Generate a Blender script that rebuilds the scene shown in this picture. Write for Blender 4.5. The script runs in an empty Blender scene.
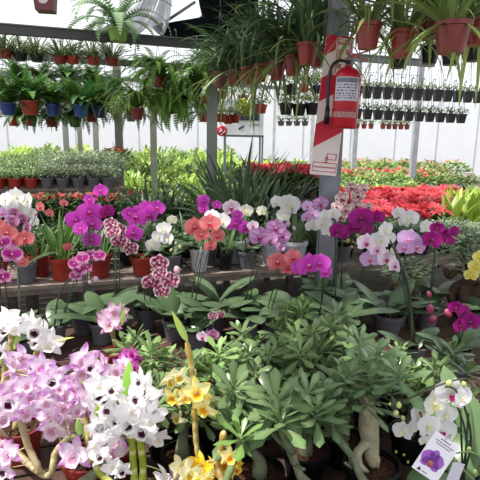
import bpy, math, random
from mathutils import Vector, Matrix, Euler
R = math.radians
random.seed(7)
scn = bpy.context.scene
col = scn.collection
V = Vector
def U(a, b): return random.uniform(a, b)

# ------------------------------------------------------------------ camera
F = 480.0
CAM = V((0, 0, 1.6))
CROT = Matrix.Rotation(R(90 - 11.5), 3, 'X') @ Matrix.Rotation(R(0.9), 3, 'Z')
cd = bpy.data.cameras.new('camera'); cam = bpy.data.objects.new('camera', cd); col.objects.link(cam)
cam.matrix_world = Matrix.Translation(CAM) @ CROT.to_4x4()
cd.sensor_width = 36; cd.lens = 36 * F / 480; cd.clip_end = 100; cd.clip_start = .02
scn.camera = cam
def ray(px, py):
    d = CROT @ V(((px - 240) / F, (240 - py) / F, -1))
    return d / d.y
def at(px, py, Y): return CAM + ray(px, py) * Y
def onz(px, py, z):
    d = ray(px, py); return CAM + d * ((z - 1.6) / d.z)
def proj(p):
    d = CROT.transposed() @ (p - CAM); return 240 + F * d.x / -d.z, 240 - F * d.y / -d.z
RA = R(18)
UX = V((math.cos(RA), math.sin(RA), 0)); NX = V((-math.sin(RA), math.cos(RA), 0))
def uv(u, v, z=0): return UX * u + NX * v + V((0, 0, z))
def rowv(p): return p.x * NX.x + p.y * NX.y
def rowu(p): return p.x * UX.x + p.y * UX.y

# ------------------------------------------------------------------ colour + materials
def lin(c):
    c = c / 255
    return c / 12.92 if c <= .04045 else ((c + .055) / 1.055) ** 2.4
def S(r, g, b): return (lin(r), lin(g), lin(b))
def mixc(a, b, t):
    t = max(0, min(1, t)); return tuple(a[i] + (b[i] - a[i]) * t for i in range(3))
def mat(name, rough=.5, transl=0, spec=.5, metal=0, vary=0, noise=0, nscale=20, alpha=1, bump=0, sheen=0):
    m = bpy.data.materials.new(name); m.use_nodes = True
    nt = m.node_tree; N = nt.nodes; L = nt.links; N.clear()
    out = N.new('ShaderNodeOutputMaterial'); b = N.new('ShaderNodeBsdfPrincipled')
    at_ = N.new('ShaderNodeAttribute'); at_.attribute_name = 'Col'
    c = at_.outputs['Color']
    if vary:
        oi = N.new('ShaderNodeObjectInfo'); hs = N.new('ShaderNodeHueSaturation')
        mr = N.new('ShaderNodeMapRange'); mr.inputs[3].default_value = 1 - vary; mr.inputs[4].default_value = 1 + vary
        L.new(oi.outputs['Random'], mr.inputs[0]); L.new(mr.outputs[0], hs.inputs['Value'])
        L.new(c, hs.inputs['Color']); c = hs.outputs['Color']
    if noise:
        tc = N.new('ShaderNodeTexCoord'); nz = N.new('ShaderNodeTexNoise'); nz.inputs['Scale'].default_value = nscale
        nz.inputs['Detail'].default_value = 5
        L.new(tc.outputs['Object'], nz.inputs['Vector'])
        mr = N.new('ShaderNodeMapRange'); mr.inputs[1].default_value = .3; mr.inputs[2].default_value = .7
        mr.inputs[3].default_value = 1 - noise; mr.inputs[4].default_value = 1 + noise
        L.new(nz.outputs[0], mr.inputs[0])
        mx = N.new('ShaderNodeVectorMath'); mx.operation = 'SCALE'
        L.new(c, mx.inputs[0]); L.new(mr.outputs[0], mx.inputs['Scale']); c = mx.outputs[0]
        if bump:
            bp = N.new('ShaderNodeBump'); bp.inputs['Strength'].default_value = bump; bp.inputs['Distance'].default_value = .01
            L.new(nz.outputs[0], bp.inputs['Height']); L.new(bp.outputs[0], b.inputs['Normal'])
    L.new(c, b.inputs['Base Color']); b.inputs['Roughness'].default_value = rough
    b.inputs['Metallic'].default_value = metal; b.inputs['Specular IOR Level'].default_value = spec
    o = b.outputs[0]
    if transl:
        t = N.new('ShaderNodeBsdfTranslucent'); L.new(c, t.inputs['Color'])
        mx = N.new('ShaderNodeMixShader'); mx.inputs[0].default_value = transl
        L.new(o, mx.inputs[1]); L.new(t.outputs[0], mx.inputs[2]); o = mx.outputs[0]
    if alpha < 1:
        t = N.new('ShaderNodeBsdfTransparent'); mx = N.new('ShaderNodeMixShader'); mx.inputs[0].default_value = alpha
        L.new(t.outputs[0], mx.inputs[1]); L.new(o, mx.inputs[2]); o = mx.outputs[0]
    L.new(o, out.inputs['Surface'])
    return m
M_LEAF = mat('leaf', .42, .28, .5, vary=.22)
M_GLOSS = mat('glossy_leaf', .3, .15, .55, vary=.15)
M_PETAL = mat('petal', .6, .42, .25, vary=.06)
M_PLAST = mat('plastic', .38, 0, .45, noise=.08, nscale=12)
M_TRPL = mat('pale_plastic', .4, .2, .45, noise=.05, nscale=12)
M_SOIL = mat('soil', .95, 0, .1, noise=.6, nscale=90, bump=1)
M_WOOD = mat('weathered_wood', .8, 0, .2, noise=.35, nscale=14, bump=.4)
M_BARK = mat('bark', .75, 0, .25, noise=.25, nscale=40, bump=.5)
M_STEM = mat('stem', .5, 0, .4, noise=.12, nscale=60)
M_METAL = mat('painted_metal', .5, 0, .5, noise=.15, nscale=9)
M_PAINT = mat('gloss_paint', .25, 0, .5)
M_PAPER = mat('paper', .5, 0, .3)
M_CLOTH = mat('shade_cloth', .95, .03, .05, noise=.2, nscale=4)
M_SHEET = mat('clear_sheet', .35, .35, .4, noise=.3, nscale=3, alpha=.8)
M_FLOOR = mat('concrete', .9, 0, .2, noise=.3, nscale=3)
M_WALLM = mat('white_film', .6, .8, .2, noise=.04, nscale=1, alpha=.5)

# ------------------------------------------------------------------ mesh builder
class MB:
    def __init__(s): s.v = []; s.f = []; s.c = []
    def add(s, vs, fs, c):
        o = len(s.v); s.v += [tuple(x) for x in vs]
        s.c += (c if isinstance(c, list) else [c] * len(vs))
        s.f += [tuple(i + o for i in f) for f in fs]
    def mesh(s, name, m, smooth=True):
        me = bpy.data.meshes.new(name); me.from_pydata(s.v, [], s.f)
        a = me.color_attributes.new('Col', 'FLOAT_COLOR', 'POINT')
        buf = []
        for c in s.c: buf += [c[0], c[1], c[2], 1.0]
        a.data.foreach_set('color', buf)
        me.materials.append(m)
        if smooth: me.polygons.foreach_set('use_smooth', [True] * len(me.polygons))
        me.update(); return me
def smoothpath(P, k=4):
    P = [V(p) for p in P]
    if len(P) < 3: return P
    out = []
    Q = [P[0] * 2 - P[1]] + P + [P[-1] * 2 - P[-2]]
    for i in range(1, len(Q) - 2):
        a, b, c, d = Q[i - 1:i + 3]
        for j in range(k):
            t = j / k
            out.append(.5 * ((2 * b) + (c - a) * t + (2 * a - 5 * b + 4 * c - d) * t * t + (3 * b - a - 3 * c + d) * t ** 3))
    out.append(P[-1]); return out
def tube(mb, P, rad, c, n=7, cap=True):
    P = [V(p) for p in P]; k = len(P)
    if not isinstance(rad, (list, tuple)): rad = [rad] * k
    vs = []; cs = []
    t0 = (P[1] - P[0]).normalized()
    a = t0.orthogonal().normalized()
    for i, p in enumerate(P):
        t = (P[min(i + 1, k - 1)] - P[max(i - 1, 0)])
        t = t.normalized() if t.length > 1e-9 else t0
        a = (a - t * a.dot(t)); a = a.normalized() if a.length > 1e-6 else t.orthogonal().normalized()
        b = t.cross(a)
        for j in range(n):
            w = 2 * math.pi * j / n
            vs.append(p + (a * math.cos(w) + b * math.sin(w)) * rad[i])
            cs.append(c[i] if isinstance(c, list) else c)
    fs = [(i * n + j, i * n + (j + 1) % n, (i + 1) * n + (j + 1) % n, (i + 1) * n + j) for i in range(k - 1) for j in range(n)]
    if cap: fs += [tuple(range(n))[::-1], tuple((k - 1) * n + j for j in range(n))]
    mb.add(vs, fs, cs)
def lathe(mb, prof, c, n=20, o=(0, 0, 0), cap0=True, cap1=True):
    vs = []; cs = []; k = len(prof)
    for i, (r, z) in enumerate(prof):
        for j in range(n):
            w = 2 * math.pi * j / n
            vs.append((o[0] + r * math.cos(w), o[1] + r * math.sin(w), o[2] + z)); cs.append(c[i] if isinstance(c, list) else c)
    fs = [(i * n + j, i * n + (j + 1) % n, (i + 1) * n + (j + 1) % n, (i + 1) * n + j) for i in range(k - 1) for j in range(n)]
    if cap0: fs.append(tuple(range(n))[::-1])
    if cap1: fs.append(tuple((k - 1) * n + j for j in range(n)))
    mb.add(vs, fs, cs)
def box(mb, c, s, colr, rot=None):
    vs = []
    for x in (-.5, .5):
        for y in (-.5, .5):
            for z in (-.5, .5):
                p = V((x * s[0], y * s[1], z * s[2]))
                if rot: p = rot @ p
                vs.append(p + V(c))
    mb.add(vs, [(0, 1, 3, 2), (4, 6, 7, 5), (0, 4, 5, 1), (2, 3, 7, 6), (0, 2, 6, 4), (1, 5, 7, 3)], colr)
PROF = {
    'oval': lambda t: max(0, math.sin(math.pi * min(1, t * .93 + .05))) ** .8,
    'obov': lambda t: (.16 + .84 * t ** 1.1) * (1 - max(0, (t - .62) / .38) ** 2.6) if t < 1 else 0.05,
    'strap': lambda t: (.55 + .45 * min(1, t / .25)) * (1 - max(0, (t - .45) / .55) ** 2) + .02,
    'lance': lambda t: max(0, math.sin(math.pi * t ** .7)) ** .9 + .03,
    'phal': lambda t: (.4 + .6 * min(1, t / .4)) * (max(0, 1 - max(0, (t - .55) / .45) ** 2.2)) ** .7 + .01,
}
def leaf(mb, base, az, el, L, W, prof='oval', droop=.6, n=5, fold=.15, c0=(0, .1, 0), c1=None, twist=0, mid=None, curve=0):
    c1 = c1 or c0; mid = mid or mixc(c0, (.5, .6, .3), .18); pf = PROF[prof]
    p = V(base); vs = []; cs = []
    for i in range(n + 1):
        t = i / n; e = el - droop * t ** 1.3; a = az + curve * t
        d = V((math.cos(a) * math.cos(e), math.sin(a) * math.cos(e), math.sin(e)))
        sd = V((-math.sin(a), math.cos(a), 0))
        nn = d.cross(sd) * -1
        tw = twist * t
        s2 = sd * math.cos(tw) + nn * math.sin(tw); n2 = nn * math.cos(tw) - sd * math.sin(tw)
        w = W / 2 * pf(t)
        vs += [p - s2 * w + n2 * w * fold * 2, p, p + s2 * w + n2 * w * fold * 2]
        e_ = mixc(c0, c1, t); cs += [e_, mixc(mid, e_, t * .6), e_]
        p = p + d * (L / n)
    fs = []
    for i in range(n):
        a = i * 3; fs += [(a, a + 1, a + 4, a + 3), (a + 1, a + 2, a + 5, a + 4)]
    mb.add(vs, fs, cs)

# ------------------------------------------------------------------ object helpers
def tag(o, label=None, cat=None, group=None, kind=None):
    if label: o['label'] = label
    if cat: o['category'] = cat
    if group: o['group'] = group
    if kind: o['kind'] = kind
    return o
def thing(name, label, cat, loc, group=None, rotz=0):
    o = bpy.data.objects.new(name, None); col.objects.link(o); o.location = V(loc); o.rotation_euler = (0, 0, rotz)
    o.empty_display_size = .05
    return tag(o, label, cat, group)
def part(name, me, parent=None, loc=(0, 0, 0), rot=None, sc=None, mw=None, label=None):
    o = bpy.data.objects.new(name, me); col.objects.link(o)
    if parent: o.parent = parent
    if mw is not None: o.matrix_basis = mw
    else:
        o.location = V(loc)
        if rot: o.rotation_euler = rot
        if sc: o.scale = (sc, sc, sc) if not isinstance(sc, (tuple, list)) else sc
    if label: o['label'] = label
    return o
def struct(name, me, loc=(0, 0, 0), rot=None):
    o = part(name, me, None, loc, rot); o['kind'] = 'structure'; return o
CACHE = {}
def cached(key, fn):
    if key not in CACHE: CACHE[key] = fn()
    return CACHE[key]
def facing(p, fwd, s=1, roll=0):
    z = V(fwd).normalized(); x = V((0, 0, 1)).cross(z).normalized(); y = z.cross(x)
    m = Matrix((x, y, z)).transposed() @ Matrix.Rotation(roll, 3, 'Z')
    return Matrix.Translation(V(p)) @ m.to_4x4() @ Matrix.Scale(s, 4)

# ------------------------------------------------------------------ colours
RED_POT = S(150, 48, 34); RED_POT2 = S(128, 40, 34); BLACK = S(15, 15, 18); GREY_POT = S(92, 92, 100); WHITE_POT = S(205, 205, 212); BLUE_POT = S(28, 54, 120); BROWN_POT = S(112, 66, 58)
DG = S(44, 74, 44); MG = S(66, 104, 58); AG = S(78, 106, 68); LG = S(132, 168, 74); YG = S(184, 205, 84)

# ------------------------------------------------------------------ pots
def pot_mesh(r, h, c, square=False):
    def mk():
        mb = MB(); n = 4 if square else 24
        k = r * (1.3 if square else 1)
        b = k * .72
        lathe(mb, [(b, 0), (b + (k - b) * .82, h * .82), (k * .99, h * .83), (k * 1.04, h * .84), (k * 1.04, h * .995), (k * 1.0, h), (k * .93, h), (k * .9, h * .8), (b * .9, h * .2)], c, n)
        if square:
            rot = Matrix.Rotation(R(45), 3, 'Z'); mb.v = [tuple(rot @ V(v)) for v in mb.v]
        me = mb.mesh('pot', M_PLAST if sum(c) < .9 else M_TRPL, not square)
        if not square: me.set_sharp_from_angle(angle=R(50)) if hasattr(me, 'set_sharp_from_angle') else None
        return me
    return cached(('pot', round(r, 3), round(h, 3), c, square), mk)
def soil_mesh(r, c=S(70, 48, 38), chunky=False):
    def mk():
        mb = MB(); n = 18; vs = [(0, 0, .004)]; 
        for ring in (.35, .7, 1):
            for j in range(n):
                w = 2 * math.pi * j / n
                vs.append((r * ring * math.cos(w), r * ring * math.sin(w), U(-.002, .005)))
        fs = [(0, 1 + j, 1 + (j + 1) % n) for j in range(n)]
        for q in range(2):
            a = 1 + q * n; fs += [(a + j, a + n + j, a + n + (j + 1) % n, a + (j + 1) % n) for j in range(n)]
        mb.add(vs, fs, c)
        if chunky:
            for i in range(26):
                a = U(0, 6.28); q = r * U(0, .9)
                box(mb, (q * math.cos(a), q * math.sin(a), .006), (U(.006, .016), U(.005, .01), U(.004, .009)), mixc(c, S(150, 120, 90), U(0, .8)), Euler((U(0, 3), U(0, 3), U(0, 3))).to_matrix())
        return mb.mesh('potting_mix', M_SOIL, False)
    return cached(('soil', round(r, 3), c, chunky), mk)
def add_pot(t, r, h, c, soil=True, z=0, chunky=False, square=False, x=0, y=0):
    p = part('pot', pot_mesh(r, h, c, square), t, (x, y, z))
    if soil: part('potting_mix', soil_mesh(r * .9, chunky=chunky), p, (0, 0, h * .84))
    return p

# ------------------------------------------------------------------ benches, spots
FZ, BZ = .60, .78
SPOTS = []
def free_spot(p, r, lo=None, hi=None):
    """nearest free standing place to p; lo/hi = allowed band of row distance"""
    p = V(p); best = None
    for k in range(0, 500):
        rr = .012 * math.sqrt(k) * 2.2; a = k * 2.4
        q = V((p.x + rr * math.cos(a), p.y + rr * math.sin(a), 0)); v = rowv(q)
        if lo is not None and not (lo + r <= v <= hi - r): continue
        if all((q.x - s[0]) ** 2 + (q.y - s[1]) ** 2 > (r + s[2]) ** 2 for s in SPOTS):
            best = q; break
    if best is None: best = V((p.x, p.y, 0))
    SPOTS.append((best.x, best.y, r)); return best
def stand(p, r):
    v = rowv(p)
    if v < 2.70: q = free_spot(p, r, .70, 2.60); q.z = FZ
    else: q = free_spot(p, r, 2.88, 3.70); q.z = BZ
    return q

# ------------------------------------------------------------------ flowers
def petal(mb, ang, L, W, prof, colf, z0=0, cup=.1, curl=.1, nl=6, nw=4, wave=0, off=.0):
    vs = []; cs = []
    ca, sa = math.cos(ang), math.sin(ang)
    for i in range(nl + 1):
        t = i / nl; w = W / 2 * prof(t)
        for j in range(nw + 1):
            s = -1 + 2 * j / nw
            x = off + t * L; y = s * w
            z = z0 + cup * s * s * w + curl * math.sin(t * math.pi * .6) * L + wave * math.sin(s * 5 + t * 6) * t * L
            vs.append((x * ca - y * sa, x * sa + y * ca, z)); cs.append(colf(t, s))
    fs = [(i * (nw + 1) + j, (i + 1) * (nw + 1) + j, (i + 1) * (nw + 1) + j + 1, i * (nw + 1) + j + 1) for i in range(nl) for j in range(nw)]
    mb.add(vs, fs, cs)
rnd = lambda t: max(0, math.sin(math.pi * min(1, t ** .72))) ** .5
sep = lambda t: max(0, math.sin(math.pi * min(1, t ** .8))) ** .65 * .98 + .01
star = lambda t: (max(0, math.sin(math.pi * min(1, t ** .75))) ** .8) + .01
MAG, DMAG, CORAL, LILAC, WHITE = S(218, 70, 204), S(160, 24, 124), S(240, 160, 158), S(216, 178, 228), S(246, 244, 248)
def pc(kind):
    def f(t, s):
        a = abs(s)
        if kind == 'magenta': return mixc(mixc(MAG, S(240, 150, 235), .25 * math.sin(s * 9) ** 2), S(228, 110, 218), t * .5)
        if kind == 'deep': return mixc(DMAG, S(190, 50, 160), t * .4 + .15 * math.sin(s * 8))
        if kind == 'edge': return mixc(S(190, 40, 150), S(248, 215, 240), max(0, (a - .45) * 1.3, (t - .72) * 2.4))
        if kind == 'coral': return mixc(S(224, 100, 116), CORAL, .35 + t * .5) if math.sin(s * 14) < .5 else S(228, 120, 128)
        if kind == 'lilac': return mixc(S(232, 190, 235), LILAC, t)
        if kind == 'stripe': return mixc(S(240, 196, 236), S(176, 60, 170), .75 * (math.sin(s * 11 + t * 2) > .1) * (1 - t * .3))
        if kind == 'white': return mixc(S(236, 238, 226), WHITE, t * 2)
        if kind == 'cream': return mixc(S(250, 250, 214), WHITE, t)
        if kind == 'blush': return mixc(S(220, 120, 190), S(248, 236, 248), .35 + t * 1.2)
        if kind == 'harl':
            q = math.sin(s * 7 + t * 5) + math.sin(t * 13 - s * 4)
            return S(158, 26, 92) if (q > -.35 and t < .82) else S(250, 232, 238)
        if kind == 'harl2':
            q = math.sin(s * 8 + t * 9) + math.sin(t * 15 - s * 6)
            return S(150, 20, 60) if (q > .2 and t < .8) else S(250, 228, 226)
        if kind == 'yellow': return mixc(S(226, 214, 90), S(240, 236, 150), t)
        if kind == 'mauve': return mixc(S(150, 60, 120), S(226, 170, 210), t)
        return WHITE
    return f
LIPC = {'magenta': S(190, 20, 110), 'deep': S(120, 10, 70), 'edge': S(150, 20, 90), 'coral': S(200, 30, 70), 'lilac': S(214, 90, 130), 'stripe': S(170, 20, 110), 'white': S(240, 236, 190), 'wmag': S(180, 20, 110),
        'cream': S(240, 236, 170), 'blush': S(176, 30, 90), 'harl': S(140, 10, 60), 'harl2': S(120, 10, 40), 'yellow': S(230, 210, 60), 'mauve': S(130, 20, 80)}
def phal_mesh(kind, var=0):
    def mk():
        mb = MB(); k = 'white' if kind == 'wmag' else kind; f = pc(k); j = (var - 1) * .06
        fs_ = f if k not in ('lilac',) else (lambda t, s: mixc(f(t, s), S(250, 240, 250), .2))
        petal(mb, R(90), .50, .40, sep, fs_, -.02, .1, .05 - j)
        petal(mb, R(216 + var * 3), .50, .37, sep, fs_, -.02, .12, .05)
        petal(mb, R(324 - var * 3), .50, .37, sep, fs_, -.02, .12, .05 + j)
        petal(mb, R(14 + var * 4), .53, .66, rnd, f, .01, .12, .10 + j, nl=7, nw=6, wave=.012)
        petal(mb, R(166 - var * 4), .53, .66, rnd, f, .012, .12, .10, nl=7, nw=6, wave=.012)
        return mb.mesh('flower', M_PETAL)
    return cached(('phal', kind, var), mk)
def lip_mesh(kind):
    def mk():
        mb = MB(); c = LIPC[kind]; pale = mixc(c, (1, .9, .9), .35)
        lathe(mb, [(.035, 0), (.05, .05), (.045, .1), (.02, .13)], mixc(c, (1, .95, 1), .6 if kind != 'deep' else .2), 8, (0, .02, 0))
        petal(mb, R(270), .22, .15, star, lambda t, s: mixc(c, pale, t * .4), .08, .6, .18, nl=4, nw=2)
        petal(mb, R(225), .13, .12, sep, lambda t, s: c, .05, .3, .7, nl=3, nw=2)
        petal(mb, R(315), .13, .12, sep, lambda t, s: c, .05, .3, .7, nl=3, nw=2)
        lathe(mb, [(.02, -.02), (.035, 0), (.02, .03)], S(236, 200, 70), 6, (0, -.03, .06))
        return mb.mesh('lip', M_PETAL)
    return cached(('lip', kind), mk)
def bud_mesh(c):
    def mk():
        mb = MB(); lathe(mb, [(.01, -.5), (.22, -.38), (.36, -.1), (.33, .15), (.18, .38), (.02, .48)], [mixc(c, S(150, 170, 80), .5), c, c, c, mixc(c, (1, 1, .9), .2), c], 10)
        return mb.mesh('bud', M_PETAL)
    return cached(('bud', c), mk)
DC = {'nob': (S(252, 238, 250), S(206, 104, 214)), 'nobw': (S(252, 250, 252), S(250, 246, 250)), 'nobp': (S(246, 226, 240), S(226, 150, 206)),
      'yel': (S(254, 250, 190), S(252, 226, 90)), 'yelw': (S(252, 250, 220), S(250, 240, 160)), 'hot': (S(236, 130, 220), S(206, 30, 170)), 'gold': (S(250, 206, 40), S(252, 226, 90))}
def dend_mesh(kind, var=0):
    def mk():
        mb = MB(); a, b = DC[kind]
        f = lambda t, s: mixc(a, b, (t - .35) * 1.7)
        f2 = lambda t, s: mixc(a, b, (t - .5) * 1.9)
        for q, ang in enumerate((90, 212, 328)):
            petal(mb, R(ang + var * 5), .55, .27, star, f, -.01, -.5, .10 - .05 * var, nl=6, nw=3, wave=.03)
        for ang in (22, 158):
            petal(mb, R(ang - var * 6),   .54, .42, star, f2, .01, .25, .12 + .03 * var, nl=6, nw=4, wave=.05)
        return mb.mesh('flower', M_PETAL)
    return cached(('dend', kind, var), mk)
def dlip_mesh(kind, plain=False):
    def mk():
        mb = MB(); a, b = DC[kind]
        eye = {'nob': S(70, 8, 50), 'nobw': S(66, 6, 48), 'nobp': S(120, 20, 80), 'yel': S(244, 170, 20), 'gold': S(216, 120, 10), 'yelw': S(222, 180, 30), 'hot': S(120, 0, 90)}[kind]
        if plain: eye = mixc(b, S(240, 220, 150), .4)
        n = 14; vs = []; cs = []
        for i, (r, z) in enumerate([(.0, -.02), (.07, .0), (.12, .05), (.17, .12), (.22, .16)]):
            for j in range(n):
                w = 2 * math.pi * j / n; rr = r * (1 + .1 * math.sin(w * 5) * i / 4)
                vs.append((rr * math.cos(w), rr * math.sin(w) * 1.05 - .08, z + .02 * math.sin(w * 4) * i / 4 - .05 * math.sin(w) * i / 4))
                cs.append([eye, eye, eye, a if kind[0] == 'n' else b, mixc(a, b, .5)][i])
        fs = [(i * n + j, i * n + (j + 1) % n, (i + 1) * n + (j + 1) % n, (i + 1) * n + j) for i in range(4) for j in range(n)]
        mb.add(vs, fs, cs)
        lathe(mb, [(.03, 0), (.035, .06), (.02, .1)], mixc(a, b, .3), 7, (0, .05, 0))
        return mb.mesh('lip', M_PETAL)
    return cached(('dlip', kind, plain), mk)
def add_flower(t, org, P, size, kind, fam='phal', fwd=None):
    if fwd is None:
        a = R(-90) + U(-.55, .55); e = U(-.15, .35)
        fwd = (math.cos(a) * math.cos(e), math.sin(a) * math.cos(e), math.sin(e))
    m = facing(P - org, fwd, size, U(-.2, .2) if fam == 'phal' else U(-.6, .6))
    var = random.randrange(3)
    f = part('flower', phal_mesh(kind, var) if fam == 'phal' else dend_mesh(kind, var), t, mw=m)
    part('lip', lip_mesh(kind) if fam == 'phal' else dlip_mesh(kind, kind[0] == 'n' and random.random() < (.45 if kind == 'nobw' else .75)), f)
    return f

# ------------------------------------------------------------------ phalaenopsis
STAKE = S(30, 66, 52); SPIKE = S(62, 60, 48)
def phal(label, Y, fl, kind='magenta', pot=None, pr=.06, ph=.115, pc_=GREY_POT, leaves=5, buds=(), group=None, budc=S(200, 150, 170), lc=S(46, 78, 46), lL=.2, dz=0, stake=True, fs=1.22, rs=1):
    pts = []
    for q in fl:
        k = q[3] if len(q) > 3 else kind
        yy = Y + U(-.04, .04)
        pts.append((at(q[0], q[1], yy), q[2] * fs * yy / F, k))
    if pot:
        b = onz(pot[0], pot[1], FZ); 
        if rowv(b) > 2.7: b = onz(pot[0], pot[1], BZ)
    else:
        b = V((sum(p[0].x for p in pts) / len(pts), Y + .08, 0))
    q = stand(b, pr + .006)
    t = thing('potted_orchid', label, 'orchid', q, group)
    add_pot(t, pr, ph, pc_, chunky=True)
    crown = q + V((0, 0, ph))
    # leaves
    a0 = U(0, 6.28)
    for i in range(leaves):
        key = ('pleaf', i % 3, round(lL, 2), lc)
        def mk():
            mb = MB(); leaf(mb, (0, 0, 0), 0, U(.6, .95), lL, lL * .42, 'phal', U(.8, 1.2), 8, .12, lc, mixc(lc, S(130, 150, 110), .25))
            return mb.mesh('leaf', M_GLOSS)
        part('leaf', cached(key, mk), t, (0, 0, ph * .9), (0, 0, a0 + i * math.pi * .93 + U(-.3, .3)), U(.8, 1.1))
    pts.sort(key=lambda p: -p[0].z)
    ns = 1 if len(pts) <= 5 else 2
    budpts = [(at(b_[0], b_[1], Y), b_[2] * Y / F) for b_ in buds]
    for s in range(ns):
        sub = pts[s::ns]
        if not sub: continue
        path = [crown + V((U(-.01, .01), U(-.01, .01), -.02))]
        top = sub[0][0]; side = crown.lerp(top, .55); side.x += (crown.x - top.x) * .25
        path.append(side)
        for P, sz, k in sub: path.append(P + V((U(-.01, .01), .03 + sz * .1, .005)))
        if s == 0:
            for P, sz in budpts: path.append(P + V((0, .005, 0)))
        sp = smoothpath([p - q for p in path], 5)
        mb = MB(); tube(mb, sp, [rs * (.0030 - .0012 * i / len(sp)) for i in range(len(sp))], SPIKE, 6)
        part('stem', mb.mesh('stem', M_STEM), t)
        if stake:
            mb = MB(); tp = sp[min(len(sp) - 1, 7)]
            tube(mb, [(sp[0].x + .012, sp[0].y + .01, ph * .6), (tp.x + .006, tp.y + .006, tp.z)], .0028, STAKE, 6)
            part('stake', mb.mesh('stake', M_STEM), t)
    for P, sz, k in pts: add_flower(t, q, P, sz, k)
    for P, sz in budpts: part('bud', bud_mesh(budc), t, P - q, (U(-.6, .6), U(-.6, .6), 0), sz)
    return t

# ------------------------------------------------------------------ adenium
def rosette_mesh(var, c):
    def mk():
        mb = MB(); n = 15
        for i in range(n):
            t = i / n; az = i * 2.4 + U(-.2, .2); el = 1.25 - 1.25 * (1 - t) + U(-.12, .12)
            L = (.085 - .035 * t) * U(.85, 1.1)
            cc = mixc(c, S(150, 180, 110), U(0, .22) + .2 * t)
            leaf(mb, (.004 * math.cos(az), .004 * math.sin(az), -.035 * (1 - t)), az, el, L, L * .50, 'obov', U(.3, .8), 5, .10, cc, mixc(cc, S(70, 100, 70), .1), U(-.2, .2), mid=mixc(cc, S(180, 200, 140), .4))
        return mb.mesh('leaf_rosette', M_GLOSS)
    return cached(('ros', var, c), mk)
def adenium(label, px, py, ztop, heads=5, spread=.07, c=AG, s=1.0, pr=.07, group=None, trunk=S(110, 116, 92), extra=(), bot=.02, caud=.022):
    tp = onz(px, py, ztop)
    q = stand(V((tp.x, tp.y, 0)), pr + .006)
    t = thing('potted_desert_rose', label, 'plant', q, group)
    ph = pr * 1.6; add_pot(t, pr, ph, BLACK)
    T = tp - q; z0 = ph * .8
    H = T.z - z0
    mb = MB(); fork = V((T.x * .5, T.y * .5, z0 + H * .5))
    tube(mb, smoothpath([(0, 0, z0 - .01), (0, 0, z0 + .05), (T.x * .3, T.y * .3, z0 + H * .3), fork], 3), [caud, caud, caud * .95, caud * .8, caud * .66, caud * .6, caud * .5, .010, .009, .008], trunk, 9)
    ends = []
    for i in range(heads):
        a = i * 2.4 + U(-.4, .4); r = spread * math.sqrt((i + .2) / heads) * U(.8, 1.2) if i else 0
        e = V((T.x + r * math.cos(a), T.y + r * math.sin(a), T.z - U(0, .07) * (1 if i else 0) - r * .35)); ends.append(e)
        m = fork.lerp(e, .5) + V(((e.x - fork.x) * .25, (e.y - fork.y) * .25, 0))
        pp = smoothpath([fork, m, e - V((0, 0, .02))], 3); tube(mb, pp, [.0085 - .004 * k / len(pp) for k in range(len(pp))], mixc(trunk, c, .35), 6)
    for k in range(max(2, heads // 2)):
        a = U(0, 6.28); e = fork + V((math.cos(a) * spread * .8, math.sin(a) * spread * .8, U(-.02, .05))); ends.append(e)
        tube(mb, [fork - V((0, 0, .03)), e - V((0, 0, .01))], [.005, .004], mixc(trunk, c, .35), 5)
    part('trunk', mb.mesh('trunk', M_BARK), t)
    for i, e in enumerate(ends):
        x_, y_ = proj(e + q)
        if (y_ > 432 and i) or (336 < x_ < 402 and y_ > 392): continue
        sc = s * U(.85, 1.15)
        part('leaf_rosette', rosette_mesh(i % 4, c), t, e, (U(-.35, .35), U(-.35, .35), U(0, 6.28)), sc)
    return t

# ------------------------------------------------------------------ bush meshes
def bush_mesh(key, n, rx, h, L, W, ca, cb, prof='oval', m=None, up=.5, name='foliage', z0=0.):
    def mk():
        mb = MB(); k = 3
        for i in range(n):
            a = U(0, 6.28); q = math.sqrt(U(0, 1)); zz = U(.15, 1) ** .7
            r = rx * q * math.sqrt(max(.05, 1 - (zz - .45) ** 2 * 1.6))
            z = z0 + h * zz * (1 - .35 * q * q)
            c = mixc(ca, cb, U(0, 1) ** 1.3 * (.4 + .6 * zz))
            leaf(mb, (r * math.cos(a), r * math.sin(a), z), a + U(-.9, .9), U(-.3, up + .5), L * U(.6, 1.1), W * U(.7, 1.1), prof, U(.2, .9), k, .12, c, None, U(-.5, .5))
        # main twigs
        for i in range(7):
            a = i * .9; tube(mb, [(0, 0, 0), (rx * .5 * math.cos(a), rx * .5 * math.sin(a), z0 + h * .6)], [.006, .003], mixc(ca, S(90, 70, 50), .5), 4)
        return mb.mesh(name, m or M_LEAF)
    return cached(('bush',) + tuple([key]), mk)
def strap_mesh(key, n, L, W, c, el=(.7, 1.4), droop=(.5, 1.6), r0=.02, name='foliage', ns=8, m=None, c1=None):
    def mk():
        mb = MB()
        for i in range(n):
            a = i * 2.4 + U(-.5, .5); cc = mixc(c, c1 or S(110, 140, 80), U(0, .5))
            leaf(mb, (r0 * math.cos(a), r0 * math.sin(a), 0), a, U(*el), L * U(.6, 1.1), W * U(.8, 1.2), 'strap', U(*droop), ns, .2, cc, cc, U(-.6, .6), curve=U(-.4, .4))
        return mb.mesh(name, m or M_LEAF)
    return cached(('strap', key), mk)
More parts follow.
